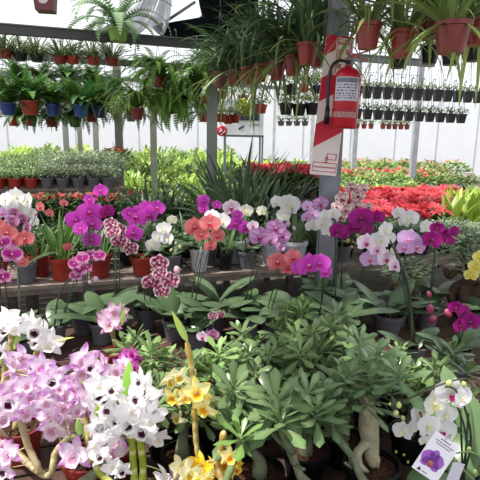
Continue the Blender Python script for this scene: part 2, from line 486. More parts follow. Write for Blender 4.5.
def heads_mesh(key, n, rx, z, rr, cs, petals=5, tri=False, name='blossoms'):
    """small blossoms scattered over a dome"""
    def mk():
        mb = MB()
        for i in range(n):
            a = i * 2.4 + U(-.3, .3); q = rx * math.sqrt((i + .4) / n)
            o = V((q * math.cos(a), q * math.sin(a), z * (1 - .3 * (q / rx) ** 2) + U(-.015, .015)))
            tl = Euler((U(-.5, .9), U(-.5, .5), U(0, 6))).to_matrix(); c = random.choice(cs)
            sub = MB()
            for k in range(petals):
                petal(sub, 2 * math.pi * k / petals + U(-.2, .2), rr * U(.8, 1.1), rr * (.55 if petals < 9 else .42), star, lambda t, s: mixc(c, mixc(c, (1, .5, .5), .3), t), 0, .2, U(.0, .25), nl=3, nw=2)
            lathe(sub, [(.002, 0), (.008, .004), (.002, .01)], S(220, 190, 60), 5)
            mb.add([tl @ V(v) + o for v in sub.v], sub.f, sub.c)
        return mb.mesh(name, M_PETAL)
    return cached(('heads', key), mk)
def fern_mesh(key, n, L, c, droop=(1.2, 2.2), el=(.5, 1.3), pl=.05, name='fronds', np_=22, c1=None):
    def mk():
        mb = MB()
        for i in range(n):
            az = i * 2.4 + U(-.4, .4); e0 = U(*el); dr = U(*droop); ll = L * U(.7, 1.1); p = V((0, 0, 0)); cur = U(-.5, .5)
            cc = mixc(c, c1 or S(120, 160, 70), U(0, .6)); P = []
            for k in range(np_ + 1):
                t = k / np_; e = e0 - dr * t ** 1.1; a = az + cur * t
                d = V((math.cos(a) * math.cos(e), math.sin(a) * math.cos(e), math.sin(e))); sd = V((-math.sin(a), math.cos(a), 0))
                P.append((p.copy(), d, sd)); p = p + d * (ll / np_)
            for k in range(1, np_ + 1):
                p_, d, sd = P[k]; t = k / np_; l = pl * (math.sin(math.pi * min(1, t * .85 + .12))) ** .7; w = ll / np_ * .42
                nn = d.cross(sd)
                for sg in (-1, 1):
                    tip = p_ + sd * sg * l + d * l * .25 + nn * l * .15
                    mb.add([p_ - d * w, p_ + sd * sg * l * .5 - d * w * .8, tip, p_ + sd * sg * l * .5 + d * w * .9, p_ + d * w], [(0, 1, 2, 3), (0, 3, 4)] if sg > 0 else [(3, 2, 1, 0), (4, 3, 0)], cc)
            tube(mb, [P[k][0] for k in range(0, np_ + 1, 3)], .0018, S(80, 80, 40), 4)
        return mb.mesh(name, M_LEAF)
    return cached(('fern', key), mk)

# ================================================================== SETTING
mb = MB(); box(mb, (0, 9, -.05), (44, 36, .1), S(96, 90, 84)); struct('floor', mb.mesh('floor', M_FLOOR, False))
mb = MB(); box(mb, (0, 0, 1.9), (40, .04, 3.8), S(250, 250, 252))
for k in range(-9, 10): box(mb, (k * 2.1, -.04, 1.9), (.05, .05, 3.8), S(205, 208, 212))
struct('wall_back', mb.mesh('wall_back', M_WALLM, False), uv(4, 17.5), (0, 0, RA))
mb = MB(); box(mb, (0, 0, 1.9), (.04, 24, 3.8), S(250, 250, 252))
for k in range(-5, 6): box(mb, (.04, k * 2.2, 1.9), (.05, .05, 3.8), S(205, 208, 212))
struct('wall_left', mb.mesh('wall_left', M_WALLM, False), uv(-11.5, 6), (0, 0, RA))

def post(name, px, py, Y, w, zt, c=S(120, 124, 124), lab=None, zb=0):
    p = at(px, py, Y); mb = MB(); box(mb, (0, 0, (zt + zb) / 2), (w, w, zt - zb), c)
    for k in (.3, zt - .3): box(mb, (0, 0, k), (w * 1.08, w * 1.08, .05), mixc(c, (.02, .02, .02), .3))
    o = struct(name, mb.mesh(name, M_METAL, False), (p.x, p.y, 0), (0, 0, RA * .3)); return o
post('pillar', 332, 140, 2.98, .105, 3.2, S(118, 121, 130))
post('pillar', 212, 120, 4.75, .10, 2.52, S(126, 130, 122))
post('pillar', 119.5, 150, 6.3, .09, 2.55, S(120, 122, 112))
post('pillar', 154, 160, 7.2, .09, 2.6, S(140, 142, 130))
post('pillar', 66, 140, 8.5, .08, 2.6, S(140, 142, 136)); post('pillar', 80, 140, 9.0, .07, 2.6, S(150, 150, 140)); post('pillar', 96, 140, 8.4, .08, 2.6, S(150, 150, 140))
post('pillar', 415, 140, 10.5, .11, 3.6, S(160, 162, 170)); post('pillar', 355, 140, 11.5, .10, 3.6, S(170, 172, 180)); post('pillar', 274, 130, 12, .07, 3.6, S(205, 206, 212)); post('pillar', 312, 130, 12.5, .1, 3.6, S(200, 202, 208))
def beam(name, v, z, u0, u1, w, h, c):
    mb = MB(); box(mb, ((u0 + u1) / 2, 0, 0), (u1 - u0, w, h), c); box(mb, ((u0 + u1) / 2, 0, h * .5), (u1 - u0, w * 1.5, h * .12), mixc(c, (.4, .4, .4), .3))
    return struct(name, mb.mesh(name, M_METAL, False), uv(0, v, z), (0, 0, RA))
beam('beam', 4.55, 2.47, -2.2, 1.25, .05, .075, S(62, 62, 62))
beam('beam', 5.95, 2.47, -3.2, 1.4, .05, .06, S(62, 62, 60))
beam('beam', 4.5, 2.45, 2.0, 3.6, .05, .065, S(104, 106, 112))
beam('beam', 9.5, 2.7, -4, 6, .05, .06, S(120, 122, 122))
# roof trusses, upper left of the middle
def bar(a, b, r, c, name='trim_1'):
    mb = MB(); tube(mb, [a, b], r, c, 8); return struct(name, mb.mesh(name, M_METAL))
bar(at(205, 12, 6.6), at(262, 8, 6.6), .02, S(70, 72, 76)); bar(at(195, 2, 6.5), at(165, 22, 6.3), .018, S(90, 92, 98)); bar(at(182, 40, 6.5), at(214, 2, 6.4), .02, S(80, 82, 88)); bar(at(160, 24, 7), at(235, 22, 7), .016, S(90, 92, 96))

# shade cloth (dark) and clear sheet, both draped from the roof
def drape(name, label, cat, fn, nu, nv, m, c):
    mb = MB(); vs = []; cs = []
    for i in range(nu + 1):
        for j in range(nv + 1):
            vs.append(fn(i / nu, j / nv)); cs.append(mixc(c, (.6, .62, .66), .25 * U(0, 1)) if m is M_SHEET else c)
    fs = [(i * (nv + 1) + j, (i + 1) * (nv + 1) + j, (i + 1) * (nv + 1) + j + 1, i * (nv + 1) + j + 1) for i in range(nu) for j in range(nv) if not (m is M_CLOTH and i in (5, 6) and j < 11) and not (m is M_CLOTH and (i * 7 + j * 3) % 11 == 0 and j < 26)]  # slot and scattered holes added in the cloth to let sun onto plants below
    mb.add(vs, fs, cs); o = part(name, mb.mesh(name, m)); tag(o, label, cat); return o
def cl(a, b):
    Y = .6 + 5.6 * b; xl = -1.0 + .55 * max(0, min(1, (b - .3) / .4)) - (.65 * (b - .9) / .1 if b > .9 else 0); xr = 1.05 - .9 * max(0, min(1, (b - .4) / .15))  # unseen near stretch and side edges shaped to shade the benches
    x = xl + (xr - xl) * a
    return V((x, Y + .5 * a * b, 3.08 + .05 * math.sin(a * 9 + b * 4) - .10 * math.sin(b * 3.1 * 3) ** 2 - .33 * max(0, b - .8) * 5 * (.25 + .75 * math.sin(a * 3.14) ** .7)))
CLOTHGAP = True
drape('shade_cloth', 'black shade cloth sagging under the greenhouse roof above the hanging plants', 'shade cloth', cl, 26, 40, M_CLOTH, S(20, 24, 34))
def sh(a, b):
    A = at(175 - 15 * a, -45, 6.0 + a * 1.5); B = at(72 + 95 * (1 - a), 36 - 8 * (1 - a), 5.6 + a * 1.2)
    p = A.lerp(B, b); p.z += .10 * math.sin(a * 22 + b * 3) * (1 - .5 * b) - .25 * math.sin(b * 3.14); p.y += .08 * math.sin(a * 17); return p
drape('plastic_sheet', 'translucent grey plastic sheet hanging in folds beside the black cloth', 'plastic sheet', sh, 50, 16, M_SHEET, S(78, 80, 96))

# ================================================================== BENCHES
def bench(name, label, u0, u1, v0, v1, z, planks, c, gap=.012, lip=.0):
    t = thing(name, label, 'bench', uv((u0 + u1) / 2, (v0 + v1) / 2, 0), None, RA)
    c = mixc(c, (.02, .015, .01), .35)
    mb = MB(); W = v1 - v0; w = W / planks; L = u1 - u0
    for i in range(planks):
        y = -W / 2 + w * (i + .5); n = max(1, int(L / 1.9)); x = -L / 2
        for k in range(n):
            l = L / n; box(mb, (x + l / 2, y, z - .0125 - U(0, .002)), (l - .006, w - gap, .022), mixc(c, S(70, 56, 50), U(0, .45))); x += l
    part('deck', mb.mesh('deck', M_WOOD, False), t)
    mb = MB()
    for y in (-W / 2 + .03, W / 2 - .03): box(mb, (0, y, z - .042), (L, .03, .035), mixc(c, (.02, .02, .02), .35))
    part('rail', mb.mesh('rail', M_WOOD, False), t)
    for x in (-L / 2 + .1, 0, L / 2 - .1):
        for y in (-W / 2 + .03, W / 2 - .03):
            mb = MB(); box(mb, (0, 0, (z - .1) / 2), (.06, .06, z - .1), mixc(c, (.02, .02, .02), .4)); part('leg', mb.mesh('leg', M_WOOD, False), t, (x, y, 0))
    return t
bench('plant_bench', 'low front plant bench of brown boards under the desert roses', -1.6, 2.4, .62, 2.62, FZ, 15, S(96, 72, 62))
bench('plant_bench', 'raised weathered grey plank bench carrying the red and white orchid pots', -2.6, 3.2, 2.86, 3.72, BZ, 6, S(168, 152, 142))
FIELD = []
for i, (v0, v1, z, u0, u1, lab) in enumerate([
        (3.95, 5.15, .62, .0, 4.6, 'plant bench under the red poinsettias behind the pillar'),
        (4.28, 5.66, 1.20, -1.6, .34, 'raised plant bench under the white-flecked pots at the left'),
        (3.93, 4.24, .94, -1.4, .5, 'narrow bench of crimson flowered pots before the left bench'),
        (5.75, 8.2, .55, -4.6, 6.2, 'long plant bench behind the poinsettias'),
        (8.6, 11.4, .55, -6.5, 8.5, 'long plant bench two rows behind the poinsettias'),
        (11.8, 15.5, .55, -9, 12, 'farthest long plant bench before the white wall')]):
    bench('plant_bench', lab, u0, u1, v0, v1, z, 8, S(150, 136, 126)); FIELD.append((v0, v1, z, u0, u1))

# ================================================================== FIRE POINT
BY = 2.915
bo = at(331.5, 107.5, BY)
t = thing('fire_point_sign', 'tall white board with red diagonal stripes hung on the grey pillar', 'sign board', bo, None, 0)
t.rotation_euler = (R(0), R(4.6), R(4))
BW, BH = .162, .79
mb = MB(); box(mb, (0, 0, 0), (BW, .006, BH), S(226, 214, 212)); part('panel', mb.mesh('panel', M_PAPER, False), t)
RD = S(196, 40, 66)
mb = MB()
def quad(mb, pts, c, y=-.0036): mb.add([(p[0], y, p[1]) for p in pts], [tuple(range(len(pts)))], c)
def bp(u, h): return (-BW / 2 + u * BW, BH / 2 - h * BH)
for h0, h1 in ((.0, .145), (.30, .47), (.63, .80)):
    mb = MB()
    sl = .13; k = 10
    for a in range(k):
        ua, ub = a / k, (a + 1) / k
        quad(mb, [bp(ua, max(0, h0 - sl * ua)), bp(ua, max(0, h1 - sl * ua)), bp(ub, max(0, h1 - sl * ub)), bp(ub, max(0, h0 - sl * ub))], RD)
    part('stripe', mb.mesh('stripe', M_PAPER, False), t)

mb = MB()   # header panel, its symbols and the frames at the foot
quad(mb, [bp(.38, .012), bp(.38, .27), bp(.98, .27), bp(.98, .012)], S(232, 218, 214), -.0042)
def fr(u0, h0, u1, h1, w=.006, wu=.03, c=RD):
    for a in ((u0, h0, u1, h0 + w), (u0, h1 - w, u1, h1), (u0, h0, u0 + wu, h1), (u1 - wu, h0, u1, h1)):
        quad(mb, [bp(a[0], a[1]), bp(a[0], a[3]), bp(a[2], a[3]), bp(a[2], a[1])], c, -.005)
fr(.42, .022, .94, .262)
for k in range(9): fr(.46 + k * .048, .038, .46 + k * .048 + .032, .058, .004, .012)
for (u, h) in ((.50, .09), (.50, .14), (.76, .09), (.76, .14), (.52, .19), (.78, .19)):
    fr(u, h, u + .12, h + .032, .006, .03); quad(mb, [bp(u + .04, h + .026), bp(u + .09, h + .026), bp(u + .065, h + .004)], RD, -.0052)
fr(.55, .835, .92, .838 + .045, .005, .03); fr(.50, .86, .60, .905, .005, .03)
fr(.06, .905, .96, .975, .005, .02)
for k in range(16): fr(.1 + k * .052, .935, .1 + k * .052 + .034, .946, .004, .012)
part('lettering', mb.mesh('lettering', M_PAPER, False), t)

eo = at(343.2, 128.5, 2.76)
t = thing('fire_extinguisher', 'red fire extinguisher with white instruction label hanging on the striped board', 'fire extinguisher', eo, None, R(-14))
t.rotation_euler = (R(0), R(2.2), R(-14)); t.scale = (1.02, 1.02, .88)
er = .070; ER = S(186, 22, 44)
mb = MB(); lathe(mb, [(er * .9, 0), (er, .012), (er, .30), (er * .97, .325), (er * .82, .348), (er * .5, .366), (er * .28, .374), (er * .26, .385)], ER, 32)
lathe(mb, [(er * 1.012, .105), (er * 1.012, .112)], S(130, 14, 30), 32, cap0=False, cap1=False)
body = part('body', mb.mesh('body', M_PAINT), t)
def curved(mb, z0, z1, a0, a1, r, c, n=10):
    vs = []
    for i in range(n + 1):
        a = a0 + (a1 - a0) * i / n
        for z in (z0, z1): vs.append((r * math.cos(a), r * math.sin(a), z))
    mb.add(vs, [(2 * i, 2 * i + 2, 2 * i + 3, 2 * i + 1) for i in range(n)], c)
mb = MB(); A0, A1 = R(-145), R(-32)
curved(mb, .165, .305, A0, A1, er * 1.012, S(206, 204, 214))
curved(mb, .272, .300, A0 + .1, A1 - .1, er * 1.018, S(120, 122, 146))
for q, z in enumerate((.255, .238, .221, .204, .19, .177)):
    a = A0 + .15
    while a < A1 - .2:
        w = U(.08, .3); curved(mb, z, z + .008, a, min(A1 - .1, a + w), er * 1.018, random.choice((S(120, 122, 140), S(80, 84, 110), S(150, 150, 170))), 3); a += w + U(.05, .12)
part('instruction_label', mb.mesh('instruction_label', M_PAPER), body, label='white printed label with grey lines')
mb = MB(); curved(mb, .066, .098, A0, A1, er * 1.012, S(196, 150, 150))
for z in (.07, .08, .088):
    a = A0 + .1
    while a < A1 - .15:
        w = U(.08, .25); curved(mb, z, z + .005, a, a + w, er * 1.018, S(120, 60, 70), 3); a += w + .07
part('date_label', mb.mesh('date_label', M_PAPER), body)
mb = MB(); lathe(mb, [(.018, .375), (.022, .385), (.022, .405), (.014, .412), (.014, .43)], S(150, 140, 130), 12)
vl = part('valve', mb.mesh('valve', M_METAL), t)
mb = MB(); lathe(mb, [(.013, 0), (.015, .004), (.013, .012)], S(40, 40, 40), 12); part('gauge', mb.mesh('gauge', M_METAL), vl, (-.005, -.026, .395), (R(90), 0, 0))
mb = MB()
box(mb, (.045, 0, .425), (.10, .018, .008), ER, Euler((0, R(14), 0)).to_matrix()); box(mb, (.0, 0, .43), (.02, .022, .02), S(60, 50, 50))
part('carry_handle', mb.mesh('carry_handle', M_PAINT, False), t)
mb = MB(); box(mb, (.05, 0, .452), (.115, .016, .007), ER, Euler((0, R(-22), 0)).to_matrix()); part('squeeze_lever', mb.mesh('squeeze_lever', M_PAINT, False), t)
mb = MB(); tube(mb, smoothpath([(-.01, -.01, .40), (-.05, -.02, .405), (-.085, -.03, .375), (-.098, -.035, .30), (-.096, -.035, .2), (-.092, -.03, .12)], 5), .0095, S(24, 22, 26), 10)
hs = part('hose', mb.mesh('hose', M_PLAST), t)
mb = MB(); lathe(mb, [(.012, .12), (.014, .09), (.016, .02), (.012, .02)], S(22, 22, 26), 12); part('nozzle', mb.mesh('nozzle', M_PLAST), hs, (-.092, -.03, 0))
mb = MB(); box(mb, (0, .103, .33), (.04, .08, .03), S(90, 90, 90)); part('mount_bracket', mb.mesh('mount_bracket', M_METAL, False), t)

# ================================================================== PHALAENOPSIS AND OTHER ORCHIDS
phal('purple moth orchid with pale petal edges at the far left edge', 2.0, [(2, 243, 15, 'edge'), (12, 255, 17, 'edge'), (4, 277, 15, 'edge'), (10, 247, 12)], 'magenta', (10, 350))
phal('coral moth orchid below the big white cluster at the far left', 2.25, [(7, 233, 17), (25, 239, 16), (22, 262, 11), (15, 240, 15), (2, 226, 12)], 'coral', (20, 325))
phal('dense white moth orchid cluster at the upper left in front of red flowers', 2.95, [(6, 200, 15), (17, 197, 17), (28, 201, 15), (20, 208, 16), (30, 214, 14), (9, 212, 14), (35, 222, 10), (12, 204, 14)], 'white', pc_=RED_POT)
phal('small mauve moth orchid between the white and coral clusters', 2.5, [(3, 213, 12, 'lilac'), (12, 222, 12, 'mauve'), (22, 219, 11, 'mauve'), (28, 228, 11, 'mauve'), (14, 213, 10, 'mauve')], 'mauve', buds=((36, 214, 5),))
phal('tall magenta moth orchid with the largest purple cluster at the left', 2.5, [(76, 220, 18), (89, 212, 20), (93, 224, 17), (92, 240, 16), (81, 229, 14), (101, 191, 13), (90, 200, 11), (107, 212, 13, 'deep'), (98, 212, 14)], 'magenta', (85, 330), buds=((105, 224, 6),), budc=S(200, 190, 90))
phal('magenta moth orchid with white-edged petals low in front of the plank bench', 2.1, [(75, 264, 13), (83, 259, 13), (92, 256, 12), (100, 256, 12), (80, 270, 12), (76, 276, 11), (88, 267, 12)], 'edge', (55, 346), pc_=GREY_POT, buds=((96, 279, 7), (90, 282, 5)), budc=S(230, 200, 220), lL=.23)
phal('blotched white and maroon moth orchid beside a single magenta bloom', 2.45, [(113, 232, 14), (119, 241, 14), (111, 224, 12), (120, 229, 12), (131, 249, 13), (124, 243, 11), (133, 233, 17, 'magenta')], 'harl', (118, 322))
phal('bright magenta moth orchid in a red pot on the plank bench', 3.05, [(137, 217, 20), (148, 215, 17), (157, 208, 14), (146, 208, 14), (129, 214, 13)], 'magenta', (146, 283), pc_=RED_POT, pr=.068)
phal('white moth orchid with side-turned blooms right of the magenta cluster', 2.8, [(153, 245, 13), (159, 237, 14), (164, 229, 13), (168, 239, 12), (172, 220, 9, 'cream')], 'white')
phal('maroon and white blotched moth orchid, blooms in a close triangle', 2.05, [(160, 263, 17), (151, 282, 17), (170, 281, 17), (162, 291, 15), (160, 274, 13)], 'harl', (140, 330), buds=((177, 270, 10),), budc=S(220, 190, 200))
phal('coral moth orchid with backs of white blooms behind it', 2.5, [(194, 227, 18), (210, 224, 18), (217, 236, 14), (210, 246, 12), (201, 235, 14), (222, 221, 15, 'white'), (212, 217, 14, 'white')], 'coral', (190, 330), buds=((180, 247, 5), (171, 250, 4), (176, 243, 4)), budc=S(210, 210, 150))
phal('magenta orchid with two narrow upright blooms behind the coral one', 3.1, [(203, 201, 12), (204, 209, 11), (217, 205, 9)], 'magenta')
phal('white and lilac moth orchid above the narrow magenta blooms', 3.1, [(231, 208, 15, 'blush'), (246, 211, 12, 'cream'), (262, 211, 10, 'cream'), (240, 214, 9)], 'blush', (205, 268), pc_=WHITE_POT, pr=.065, ph=.15)
phal('short magenta orchid in front of the white planters', 2.95, [(235, 224, 15), (245, 228, 13), (253, 226, 10, 'blush'), (237, 215, 10)], 'magenta')
phal('lilac moth orchid with purple veined petals in front of the white planters', 2.4, [(260, 237, 19), (276, 228, 17), (283, 236, 14), (270, 240, 14), (281, 247, 10)], 'stripe', (245, 325), buds=((288, 224, 7), (294, 228, 5)), budc=S(220, 190, 210))
phal('white moth orchid standing highest left of the pillar', 3.15, [(289, 205, 19), (283, 216, 14), (276, 202, 12)], 'white', (272, 272), pc_=WHITE_POT, pr=.075, ph=.15)
phal('salmon moth orchid with two blooms beside the bright magenta one', 2.05, [(277, 262, 19), (292, 258, 17), (287, 268, 14)], 'coral', (265, 330))
phal('bright magenta moth orchid with broad blooms in front of the pillar foot', 2.0, [(308, 265, 23), (320, 264, 19), (300, 268, 15), (325, 272, 13)], 'magenta', (318, 338))
phal('pale lilac moth orchid just left of the pillar', 2.85, [(320, 204, 14, 'stripe'), (313, 214, 11, 'lilac'), (307, 206, 10, 'lilac'), (306, 217, 10, 'lilac'), (313, 222, 11)], 'lilac')
phal('white moth orchid crossing the foot of the grey pillar', 2.7, [(323, 224, 15), (328, 231, 12), (334, 214, 11), (312, 226, 12), (325, 216, 12)], 'white')
phal('cream orchid with dark red centres right of the pillar', 2.85, [(341, 199, 14), (345, 210, 12), (341, 217, 11), (337, 207, 10)], 'harl2')
phal('speckled red and cream orchid left of the poinsettias', 3.1, [(351, 188, 11), (358, 196, 12), (356, 206, 12), (363, 189, 10), (368, 207, 9)], 'harl2')
phal('deep magenta moth orchid in front of the poinsettias', 2.55, [(361, 219, 21), (354, 228, 13), (377, 217, 13, 'deep'), (368, 230, 10)], 'deep')
phal('dark wine-red orchid bloom beside the pillar foot', 2.5, [(337, 231, 15), (344, 235, 9)], 'deep', buds=((348, 241, 6), (358, 236, 6), (352, 247, 4)), budc=S(190, 170, 90))
phal('white and lilac moth orchid on an arching stem above the large grey pot', 2.1, [(366, 243, 17, 'blush'), (380, 240, 17), (385, 229, 14), (388, 238, 14), (370, 259, 17, 'lilac'), (386, 259, 17, 'blush'), (395, 266, 12, 'blush'), (377, 250, 14, 'blush')], 'white', (412, 368), pr=.055, ph=.11, rs=1.7, buds=((393, 251, 9),), budc=S(236, 240, 220), lL=.18)
phal('large pale lilac moth orchid left of the dark magenta one', 2.5, [(409, 240, 20), (416, 247, 16), (404, 248, 14)], 'lilac')
phal('white orchid behind the pale lilac blooms', 2.9, [(410, 218, 15), (398, 213, 11), (426, 227, 13), (404, 222, 10)], 'white')
phal('dark magenta moth orchid in front of the variegated plants', 2.45, [(432, 240, 17), (443, 237, 17), (453, 232, 12), (437, 228, 12), (450, 241, 9)], 'deep')
phal('yellow moth orchid at the right edge', 2.2, [(476, 267, 14), (471, 275, 12), (479, 257, 12)], 'yellow', (478, 330))
phal('deep magenta moth orchid with round buds at the right edge', 1.85, [(456, 308, 14), (462, 312, 15), (470, 322, 18), (460, 326, 14)], 'deep', (455, 372), buds=((448, 313, 10), (433, 319, 11), (430, 309, 11), (429, 294, 7)), budc=S(190, 80, 120))
phal('small low orchid with maroon blotched blooms among the desert roses', 1.85, [(213, 316, 9), (220, 315, 9), (203, 337, 12, 'blush'), (213, 335, 11, 'mauve')], 'harl', (195, 352), leaves=6)
for (px, py, lab, kk) in ((175, 318, 'leafy orchid without blooms behind the yellow orchid', 0), (262, 318, 'leafy orchid without blooms in front of the white planters', 1), (232, 296, 'broad leaved orchid without blooms near the plank bench edge', 2), (100, 318, 'broad leaved orchid without blooms below the white-edged blooms', 3), (345, 318, 'orchid with upright leaves in a pale pot left of the grey pot', 4), (430, 300, 'broad leaved orchid without blooms beneath the dark magenta blooms', 5), (384, 308, 'orchid with pale upright leaves in the large grey pot left of the brown boards', 8), (205, 315, 'leafy orchid without blooms behind the small blotched blooms', 6), (300, 318, 'leafy orchid without blooms below the bright magenta blooms', 7)):
    q = stand(onz(px, py + 18, FZ), .064 if kk != 8 else .088)
    t = thing('potted_orchid', lab, 'orchid', q); add_pot(t, .06 if kk != 8 else .082, .11, GREY_POT if kk != 4 else S(150, 150, 146), chunky=True)
    lc = (S(44, 74, 44), S(40, 68, 42), S(66, 92, 66))[kk % 3]; a0 = U(0, 6)
    for i in range(6):
        def mk():
            mb = MB(); leaf(mb, (0, 0, 0), 0, U(.5, 1.1), .30, .11, 'phal', U(.7, 1.2), 8, .12, lc, mixc(lc, S(140, 160, 120), .3)); return mb.mesh('leaf', M_GLOSS)
        part('leaf', cached(('big', i % 3, kk % 3), mk), t, (0, 0, .1), (0, 0, a0 + i * 2.75), U(.75, 1.05))

# white blooms with magenta lips and the plant tag, front right
t = phal('white moth orchid with magenta lips and a picture tag, front right', 1.08, [(452, 394, 27, 'wmag'), (462, 398, 14, 'white'), (434, 404, 22, 'cream'), (419, 413, 22), (441, 431, 24, 'wmag'), (428, 426, 20), (403, 431, 16), (411, 428, 13), (424, 440, 10), (446, 414, 17)], 'white',
         (458, 508), fs=1.42, pr=.055, ph=.10, buds=((464, 384, 8), (449, 383, 9), (399, 405, 8), (396, 413, 8), (390, 404, 4), (403, 418, 7)), budc=S(214, 226, 150), lc=S(84, 116, 70), lL=.22)
mb = MB(); q = t.location.copy()
pp = smoothpath([at(440, 470, 1.02) - q, at(452, 455, 1.02) - q, at(470, 452, 1.02) - q, at(482, 459, 1.04) - q], 4); tube(mb, pp, .0025, S(100, 120, 70), 6)
pp = smoothpath([at(452, 455, 1.02) - q, at(462, 468, 1.02) - q, at(474, 480, 1.0) - q], 4); tube(mb, pp, .0025, S(100, 120, 70), 6)
part('stem', mb.mesh('stem', M_STEM), t)
for (x, y, z) in ((469, 449, 7), (475, 472, 7), (454, 460, 6), (404, 455, 4), (408, 462, 4), (396, 452, 4)): part('bud', bud_mesh(S(160, 176, 90)), t, at(x, y, 1.0) - q, (U(-.4, .4), .3, 0), z * 1.0 / F)
for (x, y, az, L, W) in ((470, 440, 1.9, .2, .07), (482, 455, 1.7, .17, .075)):
    mb = MB(); leaf(mb, (0, 0, 0), az, 1.1, L, W, 'phal', .5, 8, .1, S(74, 108, 58), S(110, 136, 90)); part('leaf', mb.mesh('leaf', M_GLOSS), t, at(x, y, 1.14) - q)
mid = (at(436, 457, .96))
tg = thing('plant_tag', 'white plant tag with a purple orchid picture hung on the white orchid', 'plant tag', mid)
tg.rotation_euler = (R(-12), R(35), 0); tg.scale = (.98,) * 3
W_, H_ = .073, .100
mb = MB(); box(mb, (0, 0, 0), (W_, .0008, H_), S(236, 234, 244)); part('card', mb.mesh('card', M_PAPER, False), tg)
mb = MB()
fl = MB()
for a, l, w in ((90, .50, .40), (216, .50, .38), (324, .50, .38), (14, .52, .62), (166, .52, .62)):
    petal(fl, R(a), l, w, rnd, lambda t_, s: mixc(S(110, 40, 150), S(176, 110, 210), .3 + .6 * t_), 0, 0, 0)
petal(fl, R(270), .3, .26, sep, lambda t_, s: mixc(S(200, 130, 90), S(130, 20, 90), t_), .01, 0, 0)
mb.add([(v[0] * .062 - .004, -.0012 - v[2] * .05, v[1] * .056 - .012) for v in fl.v], fl.f, fl.c)
part('picture', mb.mesh('picture', M_PAPER, False), tg)
mb = MB()
for z, w in ((.040, .030), (.033, .05), (.027, .04)):
    x = -w / 2
    while x < w / 2:
        l = U(.003, .007); quad(mb, [(x, z), (x, z + .0022), (x + l, z + .0022), (x + l, z)], S(90, 84, 100), -.0008); x += l + .0012
quad(mb, [(-.026, -.046), (-.020, -.037), (-.014, -.046)], S(30, 30, 40), -.0008)
for k in range(4): quad(mb, [(-.011 + k * .004, -.045), (-.011 + k * .004, -.042), (-.0085 + k * .004, -.042), (-.0085 + k * .004, -.045)], S(90, 84, 100), -.0008)
part('lettering', mb.mesh('lettering', M_PAPER, False), tg)
mb = MB(); tube(mb, smoothpath([(-.004, -.001, .044), (-.008, -.006, .052), (0, 0, .062), (.006, .005, .052), (.004, .001, .044)], 4), .0007, S(70, 70, 70), 5); part('tie', mb.mesh('tie', M_METAL), tg)
tg2 = thing('plant_tag', 'blank back of a second plant tag half behind the picture tag', 'plant tag', at(455, 474, 1.0)); tg2.scale = (.8,) * 3; tg2.rotation_euler = (R(-5), R(25), R(20))
mb = MB(); box(mb, (0, 0, 0), (.05, .0008, .07), S(206, 204, 218)); part('card', mb.mesh('card', M_PAPER, False), tg2)

# ================================================================== DENDROBIUMS (front left)
CANE = S(168, 158, 96)
def cane(mb, P, r, c=CANE, seg=.028):
    sp = smoothpath(P, 8); out = []; L = 0; cs = []; rr = []
    for i, p in enumerate(sp):
        if i: L += (p - sp[i - 1]).length
        ph_ = (L / seg) % 1
        rr.append(r * (.80 + .28 * math.sin(math.pi * ph_))); cs.append(mixc(c, S(236, 226, 170), .6 if ph_ < .2 else 0))
    rr[-1] *= .5; tube(mb, sp, rr, cs, 9)
def dend(label, base, Y, canes, fl, kind, fsz=1.0, pr=.07, pc_=RED_POT2, leaves=(), r=.010, cc=CANE, size_mul=1.72):
    b = onz(base[0], base[1], FZ + .1); q = stand(V((b.x, b.y, 0)), pr + .005)
    t = thing('potted_orchid', label, 'orchid', q); ph = pr * 1.7; add_pot(t, pr, ph, pc_, chunky=True)
    pts = []
    for cn in canes:
        P = [V((U(-.02, .02), U(-.02, .02), ph * .82))] + [at(x, y, Y + (k * .0)) - q for k, (x, y) in enumerate(cn)]
        mb = MB(); cane(mb, P, r, cc); part('cane', mb.mesh('cane', M_STEM), t); pts += smoothpath(P, 6)[4:]
    mb = MB()
    for f_ in fl:
        k = f_[3] if len(f_) > 3 else kind; yy = Y + U(-.10, .05); P = at(f_[0], f_[1], yy)
        a = R(-90) + U(-.8, .8); e = U(-.3, .6)
        fw = V((math.cos(a) * math.cos(e), math.sin(a) * math.cos(e), math.sin(e)))
        add_flower(t, q, P, f_[2] * size_mul * yy / F, k, 'dend', fw)
        n = min(pts, key=lambda s: (s + q - P).length); L = P - q - fw * .01
        tube(mb, smoothpath([n, n.lerp(L, .5) + V((0, .01, -.005)), L], 3), .0014, S(206, 206, 150), 5)
    part('flower_stalk', mb.mesh('flower_stalk', M_STEM), t)
    for (x, y, az, el, L, W, c) in leaves:
        mb = MB(); leaf(mb, (0, 0, 0), az, el, L, W, 'lance', .3, 7, .15, c, mixc(c, YG, .3)); part('leaf', mb.mesh('leaf', M_GLOSS), t, at(x, y, Y - .02) - q)
    return t
dend('white and greenish orchid at the left edge above the lilac blooms', (20, 430), 1.45, [[(5, 380), (10, 350), (12, 330)], [(25, 380), (38, 350), (42, 335)]],
     [(8, 320, 19), (3, 330, 16), (30, 322, 15), (36, 330, 19), (45, 332, 15), (49, 343, 19), (39, 342, 16), (2, 352, 14), (14, 328, 13)], 'nobw', leaves=[(14, 350, 1.3, 1.2, .10, .022, S(150, 180, 80)), (55, 340, .2, .2, .06, .02, S(190, 205, 110)), (2, 365, 2.5, .9, .09, .02, S(150, 170, 80))])
